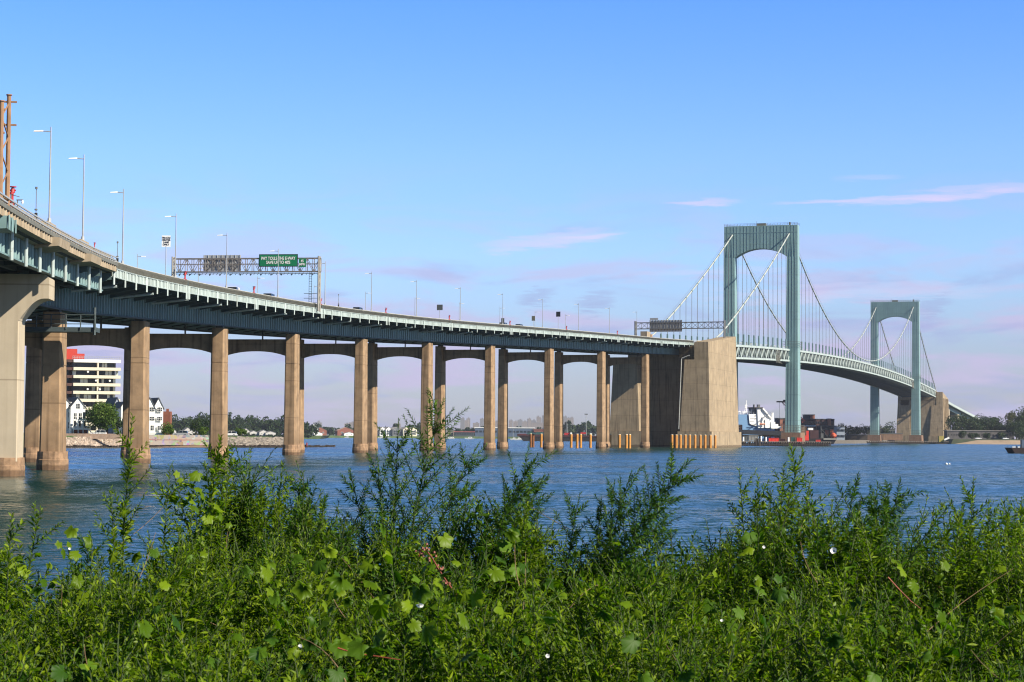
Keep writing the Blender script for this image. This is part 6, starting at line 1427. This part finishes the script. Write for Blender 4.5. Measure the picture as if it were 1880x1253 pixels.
# vine leaves: lobed, toothed, slightly cupped
def vleaf(rg):
    n = 30; t = np.linspace(-math.pi, math.pi, n, endpoint=False); r = .5*(1+.15*np.cos(5*t)+.11*(np.arange(n) % 2)-.62*np.exp(-((np.abs(t)-math.pi)/.32)**2))
    x = r*np.sin(t)*1.0; y = r*np.cos(t)+.22; z = -.42*np.abs(x)*rg.uniform(.3, 1.4)-.4*y**2*rg.uniform(0, 1.3)+rg.normal(size=n)*.035; x = x*rg.uniform(.75, 1.05); return np.stack([x, y, z], 1)
def vines(n, seed, name, mm, smin, smax, where, dz=.02):
    rg = np.random.default_rng(seed); Vs, Fs = [], []; o = 0
    for _ in range(n):
        cx, cy, sx = where[rg.integers(len(where))]; y = cy+rg.normal()*.45; x = AX(cx+rg.normal()*sx, y); z = mass_top(x, y)+dz+rg.normal()*.07
        L0 = vleaf(rg); s = rg.uniform(smin, smax); nrm = unit(np.array([rg.normal()*.8+.2, rg.normal()*.7-.4, .75])); dn = unit(np.array([rg.normal()*.7, rg.normal()*.4-.3, -.7])); yv = unit(dn-nrm*np.dot(dn, nrm)); xv = np.cross(yv, nrm)
        V = (L0[:, :1]*xv+L0[:, 1:2]*yv+L0[:, 2:3]*nrm)*s+np.array([x, y, z]); ctr = V.mean(0)*0+np.array([x, y, z])+nrm*s*.02; k = len(V)
        Vs.append(np.vstack([V, ctr])); i_ = np.arange(k); Fs.append(np.stack([i_, (i_+1) % k, np.full(k, k)], 1)+o); o += k+1
    return tag(mesh_np(name, np.concatenate(Vs), np.concatenate(Fs), mm), kind='stuff')
vines(150, 5, 'vine_leaves', LEAFV, .03, .068, [(360, 9.2, 35), (380, 9.3, 25), (60, 8, 60), (120, 8.6, 50), (560, 7.4, 60), (700, 7.0, 60), (780, 6.6, 80), (860, 6.8, 70), (650, 6.2, 90), (960, 6.3, 60)])
vines(120, 6, 'vine_leaves', LEAFV, .025, .05, [(230, 9.3, 10), (1000, 9.2, 60), (1100, 7.5, 120), (1430, 9.3, 60), (1740, 6.8, 90), (1340, 5.9, 80), (300, 6, 150), (1250, 8, 120), (1500, 8, 200)])
vines(170, 7, 'vine_leaves', LEAFB, .035, .065, [(200, 6, 200), (900, 6, 300), (1600, 6.5, 250), (600, 8, 300), (1200, 8, 300)], -.06)

# tall weeds standing clear of the mass: (tip px, tip py, foot px, foot py, depth, branches, leaves, leaf length, kind)
TALL = [(243, 765, 222, 1010, 9.4, 7, 95, .055, 0, 'tall leafy weed spire before the second pier'),
 (203, 905, 215, 1020, 9.2, 5, 60, .05, 0, 'shorter weed spray left of the spire before the second pier'),
 (313, 855, 296, 990, 9.5, 5, 60, .05, 0, 'thin weed spray between the second and third piers'),
 (405, 803, 375, 985, 9.3, 8, 100, .06, 0, 'bushy weed spire overgrown with vine before the third pier'),
 (428, 820, 400, 990, 9.6, 4, 60, .055, 0, 'thin weed spire just right of the bushy one before the third pier'),
 (358, 868, 345, 980, 9.6, 4, 50, .045, 0, 'low weed spray left of the bushy spire'),
 (75, 935, 40, 1090, 8.2, 5, 60, .05, 0, 'weed leaning right over the water at the far left'),
 (22, 945, 8, 1090, 7.4, 4, 60, .05, 0, 'weed spire at the left edge'),
 (165, 975, 150, 1090, 8.6, 5, 60, .05, 1, 'short weed spire left of the second pier reflections'),
 (520, 852, 498, 1010, 9.4, 8, 90, .05, 0, 'dense green weed spire left of the fourth pier'),
 (555, 868, 530, 1010, 9.5, 8, 80, .045, 1, 'feathery weed before the fourth pier'),
 (588, 900, 590, 1020, 9.6, 6, 60, .045, 1, 'thin feathery weed right of the fourth pier'),
 (480, 900, 470, 1010, 9.3, 6, 60, .05, 0, 'short dense weed right of the vine clump'),
 (640, 862, 690, 1040, 9.5, 9, 80, .042, 1, 'feathery weed leaning left before the fifth pier'),
 (815, 733, 735, 1040, 9.3, 20, 130, .042, 1, 'tallest feathery weed leaning right, tip over the sixth pier'),
 (732, 770, 720, 1020, 9.5, 12, 100, .042, 1, 'upright feathery weed left of the tallest one'),
 (690, 822, 712, 1030, 9.6, 10, 80, .042, 1, 'feathery weed leaning left at the base of the tallest one'),
 (880, 815, 770, 1030, 9.4, 14, 100, .042, 1, 'long feathery weed arching right before the seventh pier'),
 (860, 880, 800, 1040, 9.5, 12, 80, .042, 1, 'low feathery weed under the arching one'),
 (988, 835, 880, 1020, 9.3, 16, 110, .042, 1, 'feathery weed reaching far right below the eighth pier'),
 (965, 868, 900, 1010, 9.5, 12, 80, .042, 1, 'dense feathery weed left of the far reaching one'),
 (1000, 872, 930, 1020, 9.6, 12, 80, .042, 1, 'thin feathery weed right of the dense one'),
 (1065, 905, 1030, 1060, 9.5, 11, 80, .04, 1, 'sparse dark weed in the gap of open water'),
 (1105, 920, 1085, 1060, 9.6, 9, 70, .04, 1, 'small sparse weed left of the broad leaning one'),
 (1272, 843, 1105, 1060, 9.3, 20, 140, .045, 1, 'broad feathery weed leaning right in the middle of the water'),
 (1232, 905, 1120, 1050, 9.5, 14, 90, .042, 1, 'lower arm of the broad leaning feathery weed'),
 (1160, 865, 1100, 1050, 9.6, 12, 80, .042, 1, 'upright feathery weed behind the broad leaning one'),
 (1128, 885, 1110, 1050, 9.7, 9, 70, .042, 1, 'thin upright weed left of the broad leaning one'),
 (1235, 955, 1140, 1050, 9.4, 10, 80, .042, 1, 'low feathery weed under the broad leaning one'),
 (1357, 862, 1372, 1040, 9.3, 6, 60, .045, 0, 'thin weed spire left of the right hand thicket'),
 (1392, 875, 1392, 1020, 9.2, 8, 70, .05, 0, 'green weed spire at the left of the right hand thicket'),
 (1474, 828, 1420, 1000, 9.2, 9, 95, .05, 0, 'tall weed spire leaning right below the nearer tower'),
 (1440, 852, 1425, 1000, 9.4, 6, 70, .05, 0, 'weed spire just left of the one below the nearer tower'),
 (1492, 870, 1460, 1000, 9.5, 5, 60, .045, 0, 'short weed right of the one below the nearer tower'),
 (1577, 878, 1530, 1020, 9.3, 9, 80, .045, 1, 'weed leaning right of the tower spire, first of two'),
 (1612, 885, 1590, 1030, 9.4, 9, 80, .045, 1, 'upright bushy weed left of the drooping one'),
 (1668, 898, 1570, 1020, 9.3, 14, 90, .045, 1, 'bushy weed arching right over the water'),
 (1635, 890, 1600, 1030, 9.6, 9, 80, .045, 1, 'weed behind the arching bushy one'),
 (1715, 930, 1690, 1080, 9.2, 6, 60, .045, 0, 'small weed spire leaning right, left of the light green one'),
 (1788, 878, 1775, 1060, 9.0, 9, 95, .045, 0, 'tall light green weed spire at the right'),
 (1762, 935, 1750, 1060, 8.8, 7, 70, .045, 0, 'weed at the left foot of the light green spire'),
 (1815, 920, 1812, 1050, 9.1, 6, 60, .045, 0, 'thin weed spire right of the light green one'),
 (1852, 930, 1850, 1050, 9.0, 9, 80, .05, 0, 'leafy weed near the right edge'),
 (1876, 915, 1872, 1040, 9.1, 7, 70, .05, 0, 'leafy weed at the right edge'),
 (1830, 960, 1825, 1060, 8.8, 7, 70, .045, 0, 'short weed below the thin spire at the right')]
for k, (tx, ty, fx, fy, Yk, nbr, nl_, ln, kd, lb) in enumerate(TALL):
    rg = np.random.default_rng(300+k); tip = at(tx, ty, Yk+rg.uniform(-.15, .15)); ft = at(fx, fy, Yk); ft.z -= .25
    r = empty('weed_plant', ft, lb, 'weed', 'tall weeds on the bank')
    bend = np.array([(ft.x-tip.x)*.45, 0, abs(ft.x-tip.x)*.6]); L_ = (tip-ft).length
    V, F, pa = shoot((0, 0, 0), tip-ft, bend, rg, int(nl_*1.6), ln*1.15, ln*(.29 if kd == 0 else .24), .0, .65, int(nbr*1.35), .26 if kd == 0 else .36*min(1.4, L_), 26 if kd == 0 else 48)
    mesh_np('leaves', V, F, LEAFA if kd == 0 else LEAFB, r); SV, SF = stems(pa); mesh_np('stem', SV, SF, STEM, r)
# red pokeweed stem, white bindweed flowers
def stalk(pts_px, Y, r0, lb, nm, m, cat='stem'):
    P = [at(px_, py_, Y) for px_, py_ in pts_px]; o = empty(nm, P[0], lb, cat); a = np.array([list(p-P[0]) for p in P]); V, F = stems([(a, r0, r0*.5)]); mesh_np('stalk', V, F, m, o); return o, P
st_, P = stalk([(845, 1105), (835, 1088), (820, 1068), (805, 1045), (792, 1022), (782, 1010), (775, 1009), (770, 1014), (769, 1022)], 7.6, .0042, 'arching red weed stalk with a hooked tip in the middle of the weeds', 'red_stalk', STEMR)
rg = np.random.default_rng(4); mb = MB()
for k in range(26):
    p = P[2+k % 6]+Vector(rg.normal(size=3)*.012); mb.tube(p, p+Vector((0, 0, .007)), .006, .004, 5)
mb.build('berries', STEMR, st_, loc=P[0])
stalk([(620, 1190), (650, 1200), (690, 1205), (735, 1212)], 6.1, .003, 'low red runner stem at the bottom left of centre', 'red_stalk', STEMR)
stalk([(1630, 1060), (1650, 1082), (1672, 1104), (1690, 1118)], 7.4, .003, 'short red stem among the weeds at the right', 'red_stalk', STEMR)
def flower(px_, py_, Y, s, lb, face=(.25, -.9, .35)):
    c = at(px_, py_, Y); r = empty('white_flower', c, lb, 'flower', 'white bindweed flowers in the weeds'); nf = unit(np.array(face)); u = unit(np.cross(nf, [0, 0, 1])); v = np.cross(nf, u); n = 20
    ring = lambda rad, d, wob: [tuple((u*math.cos(t)+v*math.sin(t))*rad*(1+wob*math.cos(5*t))+nf*d) for t in np.linspace(0, 2*math.pi, n, endpoint=False)]
    vs = ring(s*.08, -s*.6, 0)+ring(s*.2, 0, 0)+ring(s*.5, s*.22, .06); fs = [(j*n+k, j*n+(k+1) % n, (j+1)*n+(k+1) % n, (j+1)*n+k) for j in range(2) for k in range(n)]
    mesh_np('petals', vs, fs, WHITE, r)
flower(770, 1110, 6.6, .028, 'white bindweed flower in the middle of the weeds'); flower(1531, 1012, 7.8, .026, 'white bindweed flower among the right hand weeds', (-.4, -.8, .4)); flower(1005, 1205, 5.6, .011, 'small white flower low in the middle'); flower(551, 1187, 5.8, .011, 'small white flower low at the left'); flower(1402, 1005, 8.2, .012, 'tiny white flower left of the right hand thicket'); flower(1325, 1140, 6.4, .009, 'tiny white flower under the gap of water', (0, -.8, .6)); flower(128, 1008, 8.8, .011, 'tiny white flower at the left over the water')

# ================================================================== AIR
hz = bpy.data.materials.new('haze'); hz.use_nodes = True; t = hz.node_tree
for n_ in list(t.nodes): t.nodes.remove(n_)
vo = t.nodes.new('ShaderNodeVolumePrincipled'); vo.inputs['Color'].default_value = (.72, .80, 1.0, 1); vo.inputs['Density'].default_value = .00004; vo.inputs['Anisotropy'].default_value = .0
oo = t.nodes.new('ShaderNodeOutputMaterial'); t.links.new(vo.outputs[0], oo.inputs['Volume'])
if True:
    mb = MB(); mb.box((0, 4400, 64), (9000, 9200, 134)); h = mb.build('haze', hz); h.data.materials[0] = hz; tag(h, kind='stuff')
